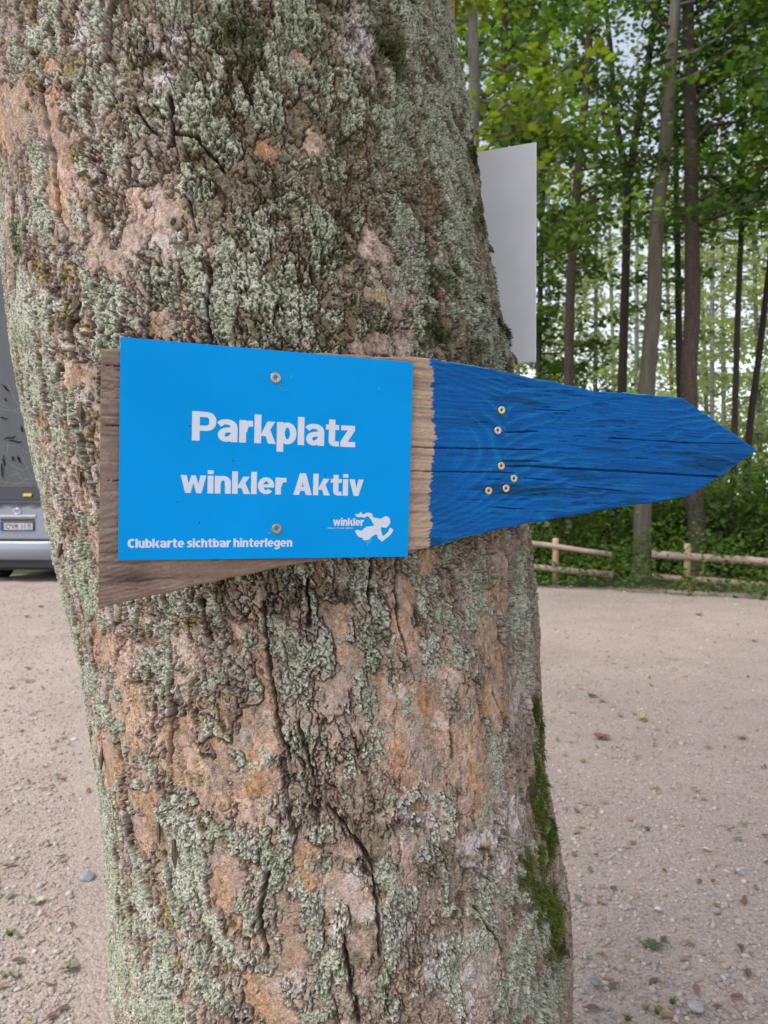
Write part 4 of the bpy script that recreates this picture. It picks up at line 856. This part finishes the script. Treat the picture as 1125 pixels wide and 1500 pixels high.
LET = {
 'P': (.84, [rct(0,0,.27,1), stk([(.2,.9),(.50,.9),(.63,.87),(.71,.78),(.725,.665),(.70,.54),(.61,.46),(.48,.435),(.2,.435)], .19)]),
 'a': (.73, [stk([(.06,.585),(.17,.665),(.33,.69),(.48,.66),(.58,.57),(.595,.42)], .19), rct(.47,0,.725,.5), stk([(.58,.42),(.36,.41),(.20,.36),(.14,.24),(.19,.13),(.32,.09),(.47,.14),(.56,.22)], .185)]),
 'r': (.50, [rct(0,0,.25,XH), stk([(.14,.38),(.19,.55),(.30,.655),(.50,.67)], .215)]),
 'k': (.78, [rct(0,0,.25,1), ('p', [(.22,.27),(.43,.25),(.77,XH),(.48,XH)]), ('p', [(.36,.46),(.55,.56),(.80,0),(.51,0)])]),
 'p': (.74, [rct(0,-.27,.25,XH), stk(arc_pts(.40, .39, .225, .30, 0, 360), .185, False)]),
 'b': (.70, [rct(0,0,.25,1), stk(arc_pts(.385, .39, .215, .30, 0, 360), .185, False)]),
 'l': (.25, [rct(0,0,.25,1)]),
 't': (.53, [rct(.12,.16,.37,.97), rct(0,.60,.52,XH), stk([(.245,.25),(.255,.15),(.32,.10),(.42,.09),(.53,.10)], .19)]),
 'z': (.60, [rct(.02,.60,.58,XH), rct(0,0,.60,.185), ('p', [(.0,.18),(.29,.18),(.58,.605),(.29,.605)])]),
 'w': (1.08, [('p', [(0,XH),(.25,XH),(.42,0),(.20,0)]), ('p', [(.215,0),(.42,0),(.63,XH),(.45,XH)]), ('p', [(.45,XH),(.63,XH),(.865,0),(.66,0)]), ('p', [(.66,0),(.88,0),(1.08,XH),(.83,XH)])]),
 'i': (.25, [rct(0,0,.25,XH), rct(0,.855,.25,1.02)]),
 'n': (.69, [rct(0,0,.25,XH), ARCH, rct(.44,0,.69,.45)]),
 'h': (.69, [rct(0,0,.25,1), ARCH, rct(.44,0,.69,.45)]),
 'u': (.69, [rct(.44,0,.69,XH), stk([(.565,.34),(.52,.2),(.42,.115),(.29,.095),(.18,.15),(.13,.26),(.125,.42)], .185), rct(0,.33,.25,XH)]),
 'e': (.73, [stk(arc_pts(.365, .39, .245, .295, 0, 318), .185, False), rct(.16,.315,.725,.45)]),
 'c': (.60, [stk(arc_pts(.34, .39, .22, .295, 42, 318), .205, False)]),
 'A': (.86, [('p', [(0,0),(.27,0),(.55,1),(.29,1)]), ('p', [(.31,1),(.57,1),(.86,0),(.58,0)]), rct(.2,.19,.66,.37)]),
 'v': (.70, [('p', [(0,XH),(.26,XH),(.44,0),(.23,0)]), ('p', [(.25,0),(.46,0),(.70,XH),(.45,XH)])]),
 'C': (.76, [stk(arc_pts(.42, .5, .285, .40, 46, 314), .225, False)]),
 's': (.56, [stk([(.51,.62),(.40,.675),(.25,.685),(.145,.62),(.15,.50),(.28,.425),(.41,.365),(.44,.23),(.36,.115),(.22,.095),(.04,.165)], .185)]),
 'g': (.69, [rct(.44,-.05,.69,XH), stk(arc_pts(.33, .39, .215, .29, 0, 360), .185, False), stk([(.565,.05),(.55,-.1),(.46,-.18),(.30,-.20),(.07,-.155)], .18)]),
}
def own_letters(text, u0, v0, width, cap, m=WHITE, gap=.056):
    """heavy sans letters cut as flat shapes, one mesh per letter"""
    adv = sum((LET[c][0]+gap) if c != ' ' else .27 for c in text)-gap; sx = width/adv; x = 0
    from mathutils.geometry import tessellate_polygon
    for c in text:
        if c == ' ': x += .27; continue
        w, shp = LET[c]; V = []; F = []
        for i, q in enumerate(shp):
            y = -.00250 - .000012*i
            if q[0] == 'p':
                b = len(V); V += [(u0+(x+a)*sx, y, v0+e*cap) for a, e in q[1]]; F.append(tuple(range(b, b+len(q[1]))))
            else:
                P = [Vector((a, e, 0)) for a, e in q[1]]
                if q[3]: P = smooth_path(P, 6)
                b = len(V); n = len(P)
                for j, p in enumerate(P):
                    t = (P[min(j+1, n-1)]-P[max(j-1, 0)])
                    if (P[0]-P[-1]).length < 1e-4 and j in (0, n-1): t = P[1]-P[-2]
                    t.normalize(); nn = Vector((-t.y*q[2]*.66, t.x*q[2]*.47, 0))
                    for s in (nn, -nn): V.append((u0+(x+p.x+s.x)*sx, y, v0+(p.y+s.y)*cap))
                F += [(b+2*j, b+2*j+1, b+2*j+3, b+2*j+2) for j in range(n-1)]
        np_mesh_l('letter', V, F, m, sign); x += w+gap
def np_mesh_l(name, V, F, m, parent):
    me = bpy.data.meshes.new(name); me.from_pydata(V, [], F); me.materials.append(m); return link(name, me, parent)
own_letters('Parkplatz', -.0822, .0113, .1670, .0285)
own_letters('winkler Aktiv', -.0922, -.0398, .1874, .0222)
own_letters('Clubkarte sichtbar hinterlegen', -.1400, -.0930, .1596, .0086)
own_letters('winkler', .0628, -.0714, .0338, .0082)
glyphs('lettering', 'MENSCH & HUND ', .0569, -.0744, .0185, .0016, .006)
glyphs('lettering', 'AKTIV', .0763, -.0744, .0084, .0016, .03)
LOGO = [(.0866,-.0598),(.0881,-.0587),(.0904,-.0594),(.093,-.0565),(.0946,-.059),(.0973,-.059),(.0988,-.0576),(.1034,-.0575),(.1058,-.0589),(.1066,-.0604),(.1055,-.0611),(.1082,-.0626),(.1129,-.0633),(.116,-.064),(.1191,-.0618),(.1214,-.061),(.1238,-.0614),(.1262,-.0639),(.1267,-.0676),(.1249,-.0713),(.1218,-.0735),(.1194,-.0732),(.1163,-.0728),(.116,-.0758),(.1172,-.0787),(.1185,-.0824),(.1212,-.0809),(.125,-.0772),(.1261,-.0739),(.1281,-.0735),(.1305,-.0761),(.129,-.0787),(.126,-.0824),(.1206,-.0861),(.1175,-.0886),(.1163,-.0868),(.1135,-.0853),(.1118,-.0809),(.1102,-.0805),(.1057,-.0831),(.1034,-.086),(.1011,-.0871),(.0988,-.0871),(.0957,-.086),(.0957,-.0841),(.0926,-.0838),(.0895,-.0816),(.0886,-.0794),(.0871,-.0776),(.0878,-.0761),(.0901,-.0758),(.0939,-.0769),(.0969,-.0743),(.1,-.0721),(.1038,-.0721),(.1069,-.0714),(.1084,-.0703),(.1068,-.0684),(.1052,-.0655),(.1028,-.0626),(.1008,-.0608),(.0993,-.0616),(.097,-.063),(.0943,-.0619),(.0913,-.0623),(.089,-.062)]
def flat(name, pts, m, y, parent=sign):
    from mathutils.geometry import tessellate_polygon
    V = [Vector((a, y, b)) for a, b in pts]; T = tessellate_polygon([V])
    me = bpy.data.meshes.new(name); me.from_pydata([tuple(v) for v in V], [], [tuple(t) for t in T]); me.materials.append(m); return link(name, me, parent)
flat('runner_emblem', LOGO, WHITE, -.00252)
flat('emblem_tip', [(.0986,-.0868),(.1034,-.0858),(.1049,-.0838),(.1065,-.086),(.1047,-.0889),(.1028,-.0904),(.1013,-.0937),(.1004,-.0904),(.0990,-.0885)], mat('cyan_print', (.0, .50, .86), .5), -.00256)
screw(sign, -.0011, .0775, .0054, (.42, .35, .26), -.0024, .3); screw(sign, .003, -.0748, .0053, (.33, .31, .18), -.0024, .3)
def scratches():
    sm = mat('bare_scratch', (.30, .50, .42), .6)
    for u, v, du, dv in [(.001,.070,.003,-.002),(.004,.068,.004,-.003),(.008,.0655,.003,.0002),(.015,.078,.001,.003),(-.006,-.079,.004,-.0004),(.1095,.0725,.0006,.002),(.110,.0745,.001,-.0006)]:
        m = MB(); m.tube([(u, -.00245, v), (u+du*.5, -.0026, v+dv*.4), (u+du, -.00245, v+dv)], .00022, 4); m.build('scratch', sm, sign)
scratches()

# ================================================================ OTHER SIGNS ON THE TRUNK
def plate(name, label, cat, p0, p1, z0, z1, th, m, edge=None, bolts=()):
    """upright sheet from p0 to p1 (xy), rounded by a small bevel"""
    a = Vector((*p0, 0)); b = Vector((*p1, 0)); d = b-a; L = d.length; ang = math.atan2(d.y, d.x)
    root = thing(name, label, cat, ((a.x+b.x)/2, (a.y+b.y)/2, (z0+z1)/2), rot=(0, 0, ang))
    import bmesh
    bm = bmesh.new(); bmesh.ops.create_cube(bm, size=1); bmesh.ops.scale(bm, verts=bm.verts, vec=(L, th, z1-z0)); bmesh.ops.bevel(bm, geom=list(bm.edges), offset=th*.2, segments=2, affect='EDGES')
    me = bpy.data.meshes.new('panel'); bm.to_mesh(me); me.materials.append(m); link('panel', me, root)
    for x, z in bolts:
        s = MB(); s.lathe([(.006, 0), (.006, .003), (.004, .005)], 16, Matrix.Translation((x, -th/2, z)) @ Matrix.Rotation(math.radians(90), 4, 'X')); s.build('bolt', mat('bolt', (.4, .4, .4), .4, .9), root)
    return root
# plain grey back of a sign at the right
pr = plate('sign_back', 'plain pale grey back of a rectangular sign fixed behind the right side of the trunk', 'sign', (-.02, 1.452), (.2745, 1.3405), 1.553, 1.947, .004,
      mat('grey_sheet', (1.02, 1.04, 1.09), .5, var=(5, .88, 1.06), bump=[('n', 600, .1, .0003)]), bolts=[(-.05, .15), (-.05, -.15)])
# dark grey panel at the left with cobwebs
pl = plate('notice_panel', 'dark grey metal panel behind the left side of the trunk, dusty and strung with cobwebs', 'panel', (-1.25, 1.30), (-.30, 1.475), 1.325, 1.86, .012,
      mat('dusty_metal', (.15, .16, .17), .42, .25, var=(5, .8, 1.15, (1, 1, .4)), bump=[('n', 250, .15, .0006)], spec=.6), bolts=[(.40, .2), (.40, -.2)])
def debris():
    m = MB()
    for px, py, L, a in [(8,568,.018,.7),(5,612,.016,.1),(14,641,.022,-.3),(22,646,.026,.1),(6,675,.02,1.4),(3,690,.028,1.5),(19,672,.010,1.4),(28,673,.016,1.2),(32,628,.012,1.3),(8,585,.006,.8)]:
        c = at(px, py, 1.39); c = at(px, py, 1.30+(c.x+1.25)*.1842-.0085); d = Vector((math.cos(a), .18*math.cos(a), -math.sin(a)))*L*.5
        m.tube([c-d, c-d*.2+Vector((0,-.002,.001)), c+d*.4+Vector((0,-.001,-.002)), c+d], [.0006, .0016, .0013, .0005], 5, False, .4)
    o = m.build('bark_crumb', mat('crumb', (.04, .033, .025), .95), None)
    tag(o, 'dark bark crumbs clinging to the dusty grey panel', 'debris', kind='stuff')
debris()
def web():
    m = MB(); g = [(0,599,28,597),(0,653,37,645),(0,705,52,706),(20,647,45,667),(15,712,50,690),(0,668,30,690),(10,560,26,600),(22,690,40,712),(28,700,52,698),(5,712,38,655),(12,640,2,700),(30,665,48,712),(0,590,27,606),(8,700,46,678)]
    for a, b, c, d in g:
        p = at(a, b, 1.37); q = at(c+6, d, 1.30); k = (p+q)/2 + Vector((0, 0, -.004))
        m.tube([p, k, q], .00011, 4)
    tag(m.build('cobweb', mat('silk', (.55, .56, .58), .5), None), 'thin pale cobweb threads between the grey panel and the left edge of the trunk', 'cobweb')
web()
# narrow yellow sign edge high on the right
plate('yellow_marker', 'small yellow plate whose edge just shows at the upper right rim of the trunk', 'sign', (.022, 1.18), (.1035, 1.1035), 1.985, 2.055, .003, mat('yellow_plate', (.75, .38, .02), .5), bolts=[])

# ================================================================ RAIL FENCE
WOOD = mat('fence_wood', (.50,.37,.29), .85, var=(9, .65, 1.2, (1, 1, 1)), bump=[('n', 40, .3, .01)])
WOODP = mat('post_wood', (.70,.46,.31), .85, var=(14, .7, 1.2, (1, 1, .4)), bump=[('n', 40, .3, .01)])
def fence(label, posts, rails):
    root = thing('rail_fence', label, 'fence', (posts[0][0], posts[0][1], 0), 'low wooden rail fences at the forest edge')
    o = root.location
    for x, y, h in posts:
        m = MB(); m.lathe([(.052, -.2), (.050, h-.05), (.047, h-.02), (.034, h-.003), (.012, h)], 16, Matrix.Translation(Vector((x, y, 0))-o)); m.build('post', WOODP, root)
    for a, b, r0, r1 in rails:
        a = Vector(a)-o; b = Vector(b)-o; k = 6; pts = [a.lerp(b, i/k) + Vector((0, 0, random.gauss(0, .008))) for i in range(k+1)]
        m = MB(); m.tube(pts, [r0+(r1-r0)*i/k for i in range(k+1)], 12, True, .05); m.build('rail', WOOD, root)
p1 = at(811, 800, 11.6); p2 = at(1002, 800, 10.95)
fence('left rail fence with one post and rails sticking out beside the trunk', [(p1.x, p1.y-.13, .74), (p1.x-2.3, p1.y+.4, .74)],
      [(at(640, 778, 12.0)+Vector((0,-.07,0)), at(896, 812, 11.2), .052, .040), (at(640, 818, 12.0)+Vector((0,-.07,0)), at(898, 841, 11.2), .045, .052)])
fence('right rail fence with thick top rail, running out at the right edge', [(p2.x, p2.y-.12, .69), (at(1240,800,10.2).x, 10.0, .69)],
      [(at(955, 812, 11.0), at(1270, 833, 9.9), .058, .055), (at(955, 843, 11.0), at(1270, 873, 9.9), .042, .052)])

# ================================================================ SILVER CAR
def car():
    D = 11.9; cx = at(26, 750, D).x
    root = thing('parked_car', 'silver hatchback seen from behind at the left edge, half hidden by the trunk', 'car', (cx, D, 0), rot=(0, 0, math.radians(-4)))
    paint = mat('silver_paint', (.34, .37, .45), .35, .4, coat=.4, var=(3, .97, 1.03)); glass = mat('car_glass', (.010, .012, .015), .08, spec=.6)
    black = mat('black_plastic', (.02, .02, .022), .6); red = mat('lamp_red', (.35, .01, .01), .2, coat=.5); tyre = mat('tyre_rubber', (.018, .018, .018), .9, bump=[('n', 60, .3, .005)]); rim = mat('rim_metal', (.45, .45, .47), .35, .8)
    HW = .84
    # side profile of cross-sections: (y, half width, z bottom, z belt, half width roof, z roof)
    secs0 = [(.0,.70,.36,.80,.62,.83),(.03,.80,.30,.93,.68,.97),(.12,.83,.28,.99,.70,1.10),(.30,.84,.26,1.0,.66,1.36),(.48,.845,.25,1.0,.62,1.45),(1.1,.85,.22,.99,.63,1.50),(1.9,.85,.22,.97,.62,1.49),(2.5,.85,.22,.96,.60,1.40),(3.1,.84,.22,.95,.64,1.02),(3.6,.81,.24,.88,.60,.90),(3.95,.72,.30,.74,.50,.76),(4.0,.60,.36,.64,.42,.66)]
    def zs(z): return z*1.0 if z < .5 else .5+(z-.5)*1.34
    secs = [(y, w, zb, zs(zm)*.995+.14, wr, zs(zr)+.04) for y, w, zb, zm, wr, zr in secs0]
    secs[0] = (.0,.74,.36,1.22,.66,1.27); secs[1] = (.02,.81,.30,1.28,.70,1.34)
    secs[2] = (.05,.83,.28,1.31,.71,1.46); secs[3] = (.14,.84,.26,1.32,.69,1.70); secs[4] = (.28,.845,.25,1.32,.66,1.78)
    V = []; n = 0
    for y, w, zb, zm, wr, zr in secs:
        half = [(w*.86, zb), (w*.985, zb+.08), (w, zb+.26), (w*.995, zm-.12), (w*.965, zm), ((w*.55+wr*.45), zm+(zr-zm)*.5), (wr, zr-.04*min(1, (zr-zm)*4)), (wr*.86, zr), (wr*.4, zr+.012)]
        pr_ = [(x, z) for x, z in half] + [(-x, z) for x, z in half[::-1]]; n = len(pr_); V += [(x, y, z) for x, z in pr_]
    F = [(i*n+k, i*n+(k+1) % n, (i+1)*n+(k+1) % n, (i+1)*n+k) for i in range(len(secs)-1) for k in range(n)] + [tuple(range(n)), tuple((len(secs)-1)*n+k for k in range(n-1, -1, -1))]
    m = MB(); m.add(V, F, True); body = m.build('body', paint, root)
    md = body.modifiers.new('s', 'SUBSURF'); md.levels = 2; md.render_levels = 2
    def panel(name, pts, mt, th=.012, parent=root):
        mm = MB(); P = [Vector(p) for p in pts]; nr = (P[1]-P[0]).cross(P[2]-P[0]).normalized()*th; k = len(P)
        mm.add(P+[p+nr for p in P], [tuple(range(k-1, -1, -1)), tuple(range(k, 2*k))]+[(i, (i+1) % k, k+(i+1) % k, k+i) for i in range(k)]); return mm.build(name, mt, parent)
    panel('rear_window', [(-.66,-.02,1.325),(.66,-.02,1.325),(.62,.10,1.70),(-.62,.10,1.70)], glass, .03)
    panel('window_patch', [(.12,-.050,1.385),(.26,-.050,1.385),(.26,-.035,1.43),(.12,-.035,1.43)], mat('window_yellow', (.75, .50, .03), .6), .012)  # small yellow patch on the rear window
    for s in (-1, 1):
        for y0, y1 in ((.62, 1.45), (1.52, 2.5)):
            x0, x1 = s*.825, s*.665
            panel('side_window', [(x0, y0, 1.34), (x0, y1, 1.34), (x1+s*.02, y1-.08, 1.70), (x1+s*.02, y0+.06, 1.72)][::(1 if s < 0 else -1)], glass, .02)
        panel('tail_lamp', [(s*.64,-.02,1.0),(s*.80,.02,1.0),(s*.79,.05,1.28),(s*.68,.0,1.28)][::(1 if s > 0 else -1)], red, .02)
        panel('headlight', [(s*.40,3.99,.58),(s*.62,3.93,.60),(s*.60,3.9,.70),(s*.40,3.96,.68)], glass, .02)
        mm = MB(); mm.box((s*.92, 2.35, 1.30), (.16, .10, .13)); mm.build('wing_mirror', paint, root)
    # hatch lines, bumper, number plate, badge, exhaust
    mm = MB(); mm.box((0, -.012, .69), (1.5, .03, .03)); mm.build('bumper_seam', black, root)
    b = MB(); bp_ = [(-.80,.14),(-.76,.0),(-.55,-.06),(0,-.08),(.55,-.06),(.76,0),(.80,.14)]
    prof = [(0, .36), (-.03, .40), (-.05, .52), (-.035, .65), (0, .675)]
    V = [(x, y+dy*(1), z) for x, y in bp_ for dy, z in prof]; kk = len(prof); F = [(i*kk+j, (i+1)*kk+j, (i+1)*kk+j+1, i*kk+j+1) for i in range(len(bp_)-1) for j in range(kk-1)]; b.add(V, F, True); o = b.build('bumper', paint, root)
    so = o.modifiers.new('t', 'SOLIDIFY'); so.thickness = .03; sb = o.modifiers.new('s', 'SUBSURF'); sb.render_levels = 2; sb.levels = 1
    mm = MB(); mm.box((0, .06, .30), (1.36, .20, .10)); mm.build('bumper_skirt', black, root)
    mm = MB(); mm.box((0, .9, .24), (1.3, 1.5, .10)); mm.build('underbody', black, root)
    mm = MB(); mm.tube([(-.42, -.02, .27), (-.42, .5, .27)], .035, 12); mm.build('exhaust', black, root)
    mm = MB(); mm.box((0, -.014, 1.075), (.62, .02, .03)); mm.build('handle_strip', mat('chrome', (.5, .5, .52), .2, .9), root)
    mm = MB(); mm.box((0, -.012, .905), (.56, .016, .145)); pf = mm.build('plate_frame', black, root)
    wp = mat('plate_white', (.62, .63, .66), .5)
    mm = MB(); mm.box((.0, -.022, .905), (.52, .006, .11)); mm.build('number_plate', wp, root)
    mm = MB(); mm.box((-.239, -.0265, .905), (.042, .004, .108)); mm.build('country_strip', mat('plate_blue', (.01, .05, .35), .5), root)
    glyphs('plate_lettering', 'C VR 11', -.19, .868, .33, .105, .012, root, -.027, black)
    mm = MB(); mm.lathe([(.018, 0), (.018, .004)], 16, Matrix.Translation((-.112, -.0255, .923)) @ Matrix.Rotation(math.radians(90), 4, 'X')); mm.build('plate_seal', mat('seal_red', (.55, .15, .15), .5), root)
    mm = MB(); mm.box((.205, -.0262, .930), (.06, .003, .045)); mm.build('plate_block_red', mat('pl_red', (.60, .20, .24), .5), root)  # red block at the right end of the plate
    mm = MB(); mm.box((.205, -.0262, .883), (.06, .003, .045)); mm.build('plate_block_blue', mat('pl_blue', (.25, .45, .75), .5), root)  # blue block under the red one
    mm = MB(); N_ = 24
    mm.tube([(.062*math.cos(a), -.03, 1.15+.042*math.sin(a)) for a in [6.2832*i/N_ for i in range(N_+1)]], .006, 6)
    mm.tube([(-.03,-.032,1.165),(-.008,-.032,1.145),(-.03,-.032,1.132)], .005, 5); mm.tube([(.005,-.032,1.17),(.028,-.032,1.148),(.005,-.032,1.128)], .005, 5)
    mm.build('badge', mat('chrome2', (.7, .7, .72), .15, .9), root)
    mm = MB(); mm.box((0, -.018, 1.01), (.56, .012, .03)); mm.build('plate_lamp_recess', black, root)
    for x in (-.72, .72):
        for y in (.72, 3.2):
            M = Matrix.Translation((x, y, .31)) @ Matrix.Rotation(math.radians(90), 4, 'Y')
            mm = MB(); mm.lathe([(.20, -.10), (.285, -.105), (.31, -.085), (.313, 0), (.31, .085), (.285, .105), (.20, .10)], 32, M); w = mm.build('wheel', tyre, root)
            mm = MB(); mm.lathe([(.05, -.112), (.19, -.108), (.2, -.09), (.2, .09), (.19, .108), (.05, .112)], 20, M); mm.build('rim', rim, w)
car()

# ================================================================ FALLEN LEAVES, STONES, TUFTS
LCOL = {'yellow': (.52, .42, .10), 'orange': (.42, .24, .11), 'brown': (.22, .135, .09), 'olive': (.26, .26, .15), 'green': (.10, .14, .06), 'tan': (.42, .33, .21), 'rust': (.30, .155, .10), 'cream': (.60, .56, .38)}
LMAT = {k: mat('leaf_'+k, v, .7, var=(60, .75, 1.2)) for k, v in LCOL.items()}
def gp(px, py):
    d = at(px, py, 1.) - Vector((0, 0, 1.3)); t = -1.3/d.z; return Vector((d.x*t, d.y*t, 0))
def fallen(px, py, k, size, label, grp='leaves fallen on the gravel'):
    size *= .72; p = gp(px, py); z = float(gz(np.array([p.x]), np.array([p.y]))[0])
    sh_ = MAPLE if size > .045 else OVAL; a = random.random()*6.28; m = MB(); V = []
    cu = random.uniform(.25, .8)
    V = [Vector((0, 0, .004))]
    for x, y in sh_:
        x *= size; y *= size*random.uniform(.85, 1.1); X = x*math.cos(a)-y*math.sin(a); Y = x*math.sin(a)+y*math.cos(a)
        V.append(Vector((X, Y, .006 + cu*abs(x)*.55 + random.uniform(0, .12)*size)))
    n = len(sh_); m.add(V, [(0, 1+i, 1+(i+1) % n) for i in range(n)])
    V2 = [v-Vector((0,0,.0006)) for v in V]; m.add(V2, [(0, 1+(i+1) % n, 1+i) for i in range(n)])
    o = m.build('fallen_leaf', LMAT[k], None); o.location = (p.x, p.y, z+.004); tag(o, label, 'leaf', grp); return o
FL = [(868,1023,'green',.10,'yellow-green leaf on the gravel right of the moss, upper one'),(882,1032,'orange',.08,'small orange leaf just beside the yellow-green one'),(942,1059,'yellow',.09,'bright yellow leaf alone on the gravel'),
(882,1086,'rust',.13,'large rust brown leaf near the mossy trunk edge'),(1034,1248,'cream',.055,'pale cream leaf in the middle of the right gravel'),(852,1214,'yellow',.04,'narrow yellow leaf close to the trunk below the moss'),
(945,1217,'olive',.06,'olive curled leaf in the right gravel centre'),(957,1382,'green',.075,'dark green rolled leaf at the lower right'),(972,1374,'brown',.05,'brown crumpled leaf touching the dark green rolled one'),
(1012,1382,'orange',.045,'small orange-brown leaf right of the dark green rolled one'),(889,1430,'orange',.04,'orange scrap of leaf low beside the trunk'),(868,1472,'rust',.055,'reddish brown leaf at the very bottom beside the trunk'),
(1085,1390,'brown',.05,'brown leaf at the lower right edge'),(1095,1425,'brown',.055,'dark brown leaf near the bottom right corner'),(1080,1458,'rust',.05,'rust leaf lowest at the bottom right'),
(1105,940,'yellow',.09,'yellow leaf far up the gravel near the right edge'),(1024,901,'orange',.13,'orange leaf near the gravel edge by the right fence'),(1087,1089,'tan',.08,'tan leaf right of centre at the right edge'),
(883,1395,'orange',.04,'little orange leaf on the gravel left of the rolled green one'),(1045,1292,'rust',.035,'tiny rust leaf under the cream one'),(966,1470,'yellow',.035,'yellow scrap at the bottom right gravel'),
(41,982,'brown',.07,'rust leaf on the left gravel below the car'),(43,1003,'tan',.09,'tan oval leaf on the left gravel'),(40,903,'olive',.12,'pale olive leaf on the left gravel nearest the car'),(75,1157,'yellow',.045,'yellowish leaf on the left gravel beside the trunk'),
(65,1127,'cream',.05,'small cream leaf mid left gravel'),(15,1270,'tan',.06,'tan strip of leaf at the left edge'),(103,1420,'olive',.07,'olive green leaf at the lower left near the trunk'),(70,1442,'tan',.05,'long tan leaf at the bottom left'),
(28,1410,'brown',.05,'brown leaf at the bottom left corner'),(55,1325,'cream',.07,'grey-cream leaf left of the trunk foot'),(20,1430,'olive',.06,'olive leaf lowest at the left edge'),(75,1490,'orange',.045,'orange leaf at the very bottom left'),(90,1265,'orange',.04,'orange leaf by the left trunk edge'),(60,889,'brown',.10,'dull brown leaf behind the trunk on the left'),(10,1190,'rust',.045,'rust flake of leaf at the left rim')]
for a in FL: fallen(*a)
def litter():
    n = 900; y = 1.7+9.5*rng.random(n)**1.2; x = rng.uniform(-.6, .6, n)*y
    P = np.stack([x, y, gz(x, y)+.012], -1); V, F, c = leaves(P, .034, OVAL, .25)
    cc = np.array([(.30,.17,.09),(.40,.30,.17),(.20,.12,.08),(.45,.30,.08),(.22,.2,.12)])[rng.integers(0, 5, n)]
    tag(np_mesh('leaf_litter', V, F, mat('litter', rough=.8, attr=True), col=np.repeat(cc, len(OVAL), 0)), 'small brown leaf scraps strewn over the gravel', 'leaf litter', kind='stuff')
litter()
def stone(px, py, r, c, label):
    import bmesh
    r *= .72; p = gp(px, py); bm = bmesh.new(); bmesh.ops.create_icosphere(bm, subdivisions=3, radius=r)
    for v in bm.verts:
        v.co *= 1+.18*float(fbm(np.array([v.co.x/r*1.3+px]), np.array([v.co.y/r*1.3+v.co.z/r]), 5, 3)[0]); v.co.z *= .6; v.co.x *= 1.25
    me = bpy.data.meshes.new('stone'); bm.to_mesh(me); me.materials.append(mat('pebble', c, .85, var=(60, .8, 1.2), bump=[('n', 150, .4, .002)]))
    for q in me.polygons: q.use_smooth = True
    o = link('stone', me); o.location = (p.x, p.y, r*.3); o.rotation_euler = (0, 0, px); tag(o, label, 'stone', 'larger stones among the gravel')
stone(964, 1332, .013, (.75,.74,.72), 'small white stone on the right gravel'); stone(872, 1440, .018, (.28,.29,.31), 'bluish grey stone beside the trunk at the lower right'); stone(1020, 1478, .024, (.50,.48,.47), 'flat pale stone near the bottom right')
stone(827, 1186, .016, (.26,.28,.31), 'dark grey stone right beside the mossy trunk edge'); stone(128, 1288, .035, (.36,.36,.36), 'largest grey stone, at the left rim of the trunk'); stone(108, 1084, .02, (.8,.8,.8), 'white stone on the left gravel by the trunk')
stone(1050, 1335, .016, (.44,.42,.40), 'pale grey stone in the middle of the right gravel'); stone(856, 1320, .014, (.42,.40,.37), 'beige stone near the moss tuft'); stone(1082, 1275, .012, (.6,.62,.68), 'bluish white stone near the right edge')
def tuft(px, py, h, label):
    h *= .55; p = gp(px, py); m = MB()
    for i in range(26):
        a = random.uniform(0, 6.28); L = h*random.uniform(.5, 1.1); q = Vector((math.cos(a)*L*.7, math.sin(a)*L*.7, L*.6)); m.tube([(random.gauss(0,.004), random.gauss(0,.004), 0), q*.5+Vector((0,0,L*.2)), q], [.0012, .001, .0003], 4)
    o = m.build('grass_tuft', mat('grass', (.10, .20, .03), .7), None); o.location = p; tag(o, label, 'grass tuft', 'small grass tufts in the gravel')
tuft(985, 1470, .04, 'small grass tuft at the bottom right'); tuft(920, 1495, .035, 'grass tuft at the bottom edge right of the trunk'); tuft(962, 1484, .03, 'tiny tuft left of the small grass tuft at the bottom right'); tuft(15, 1370, .05, 'thin weed tuft at the left edge'); tuft(973, 1275, .02, 'single green sprout in the right gravel')
bpy.context.view_layer.update()
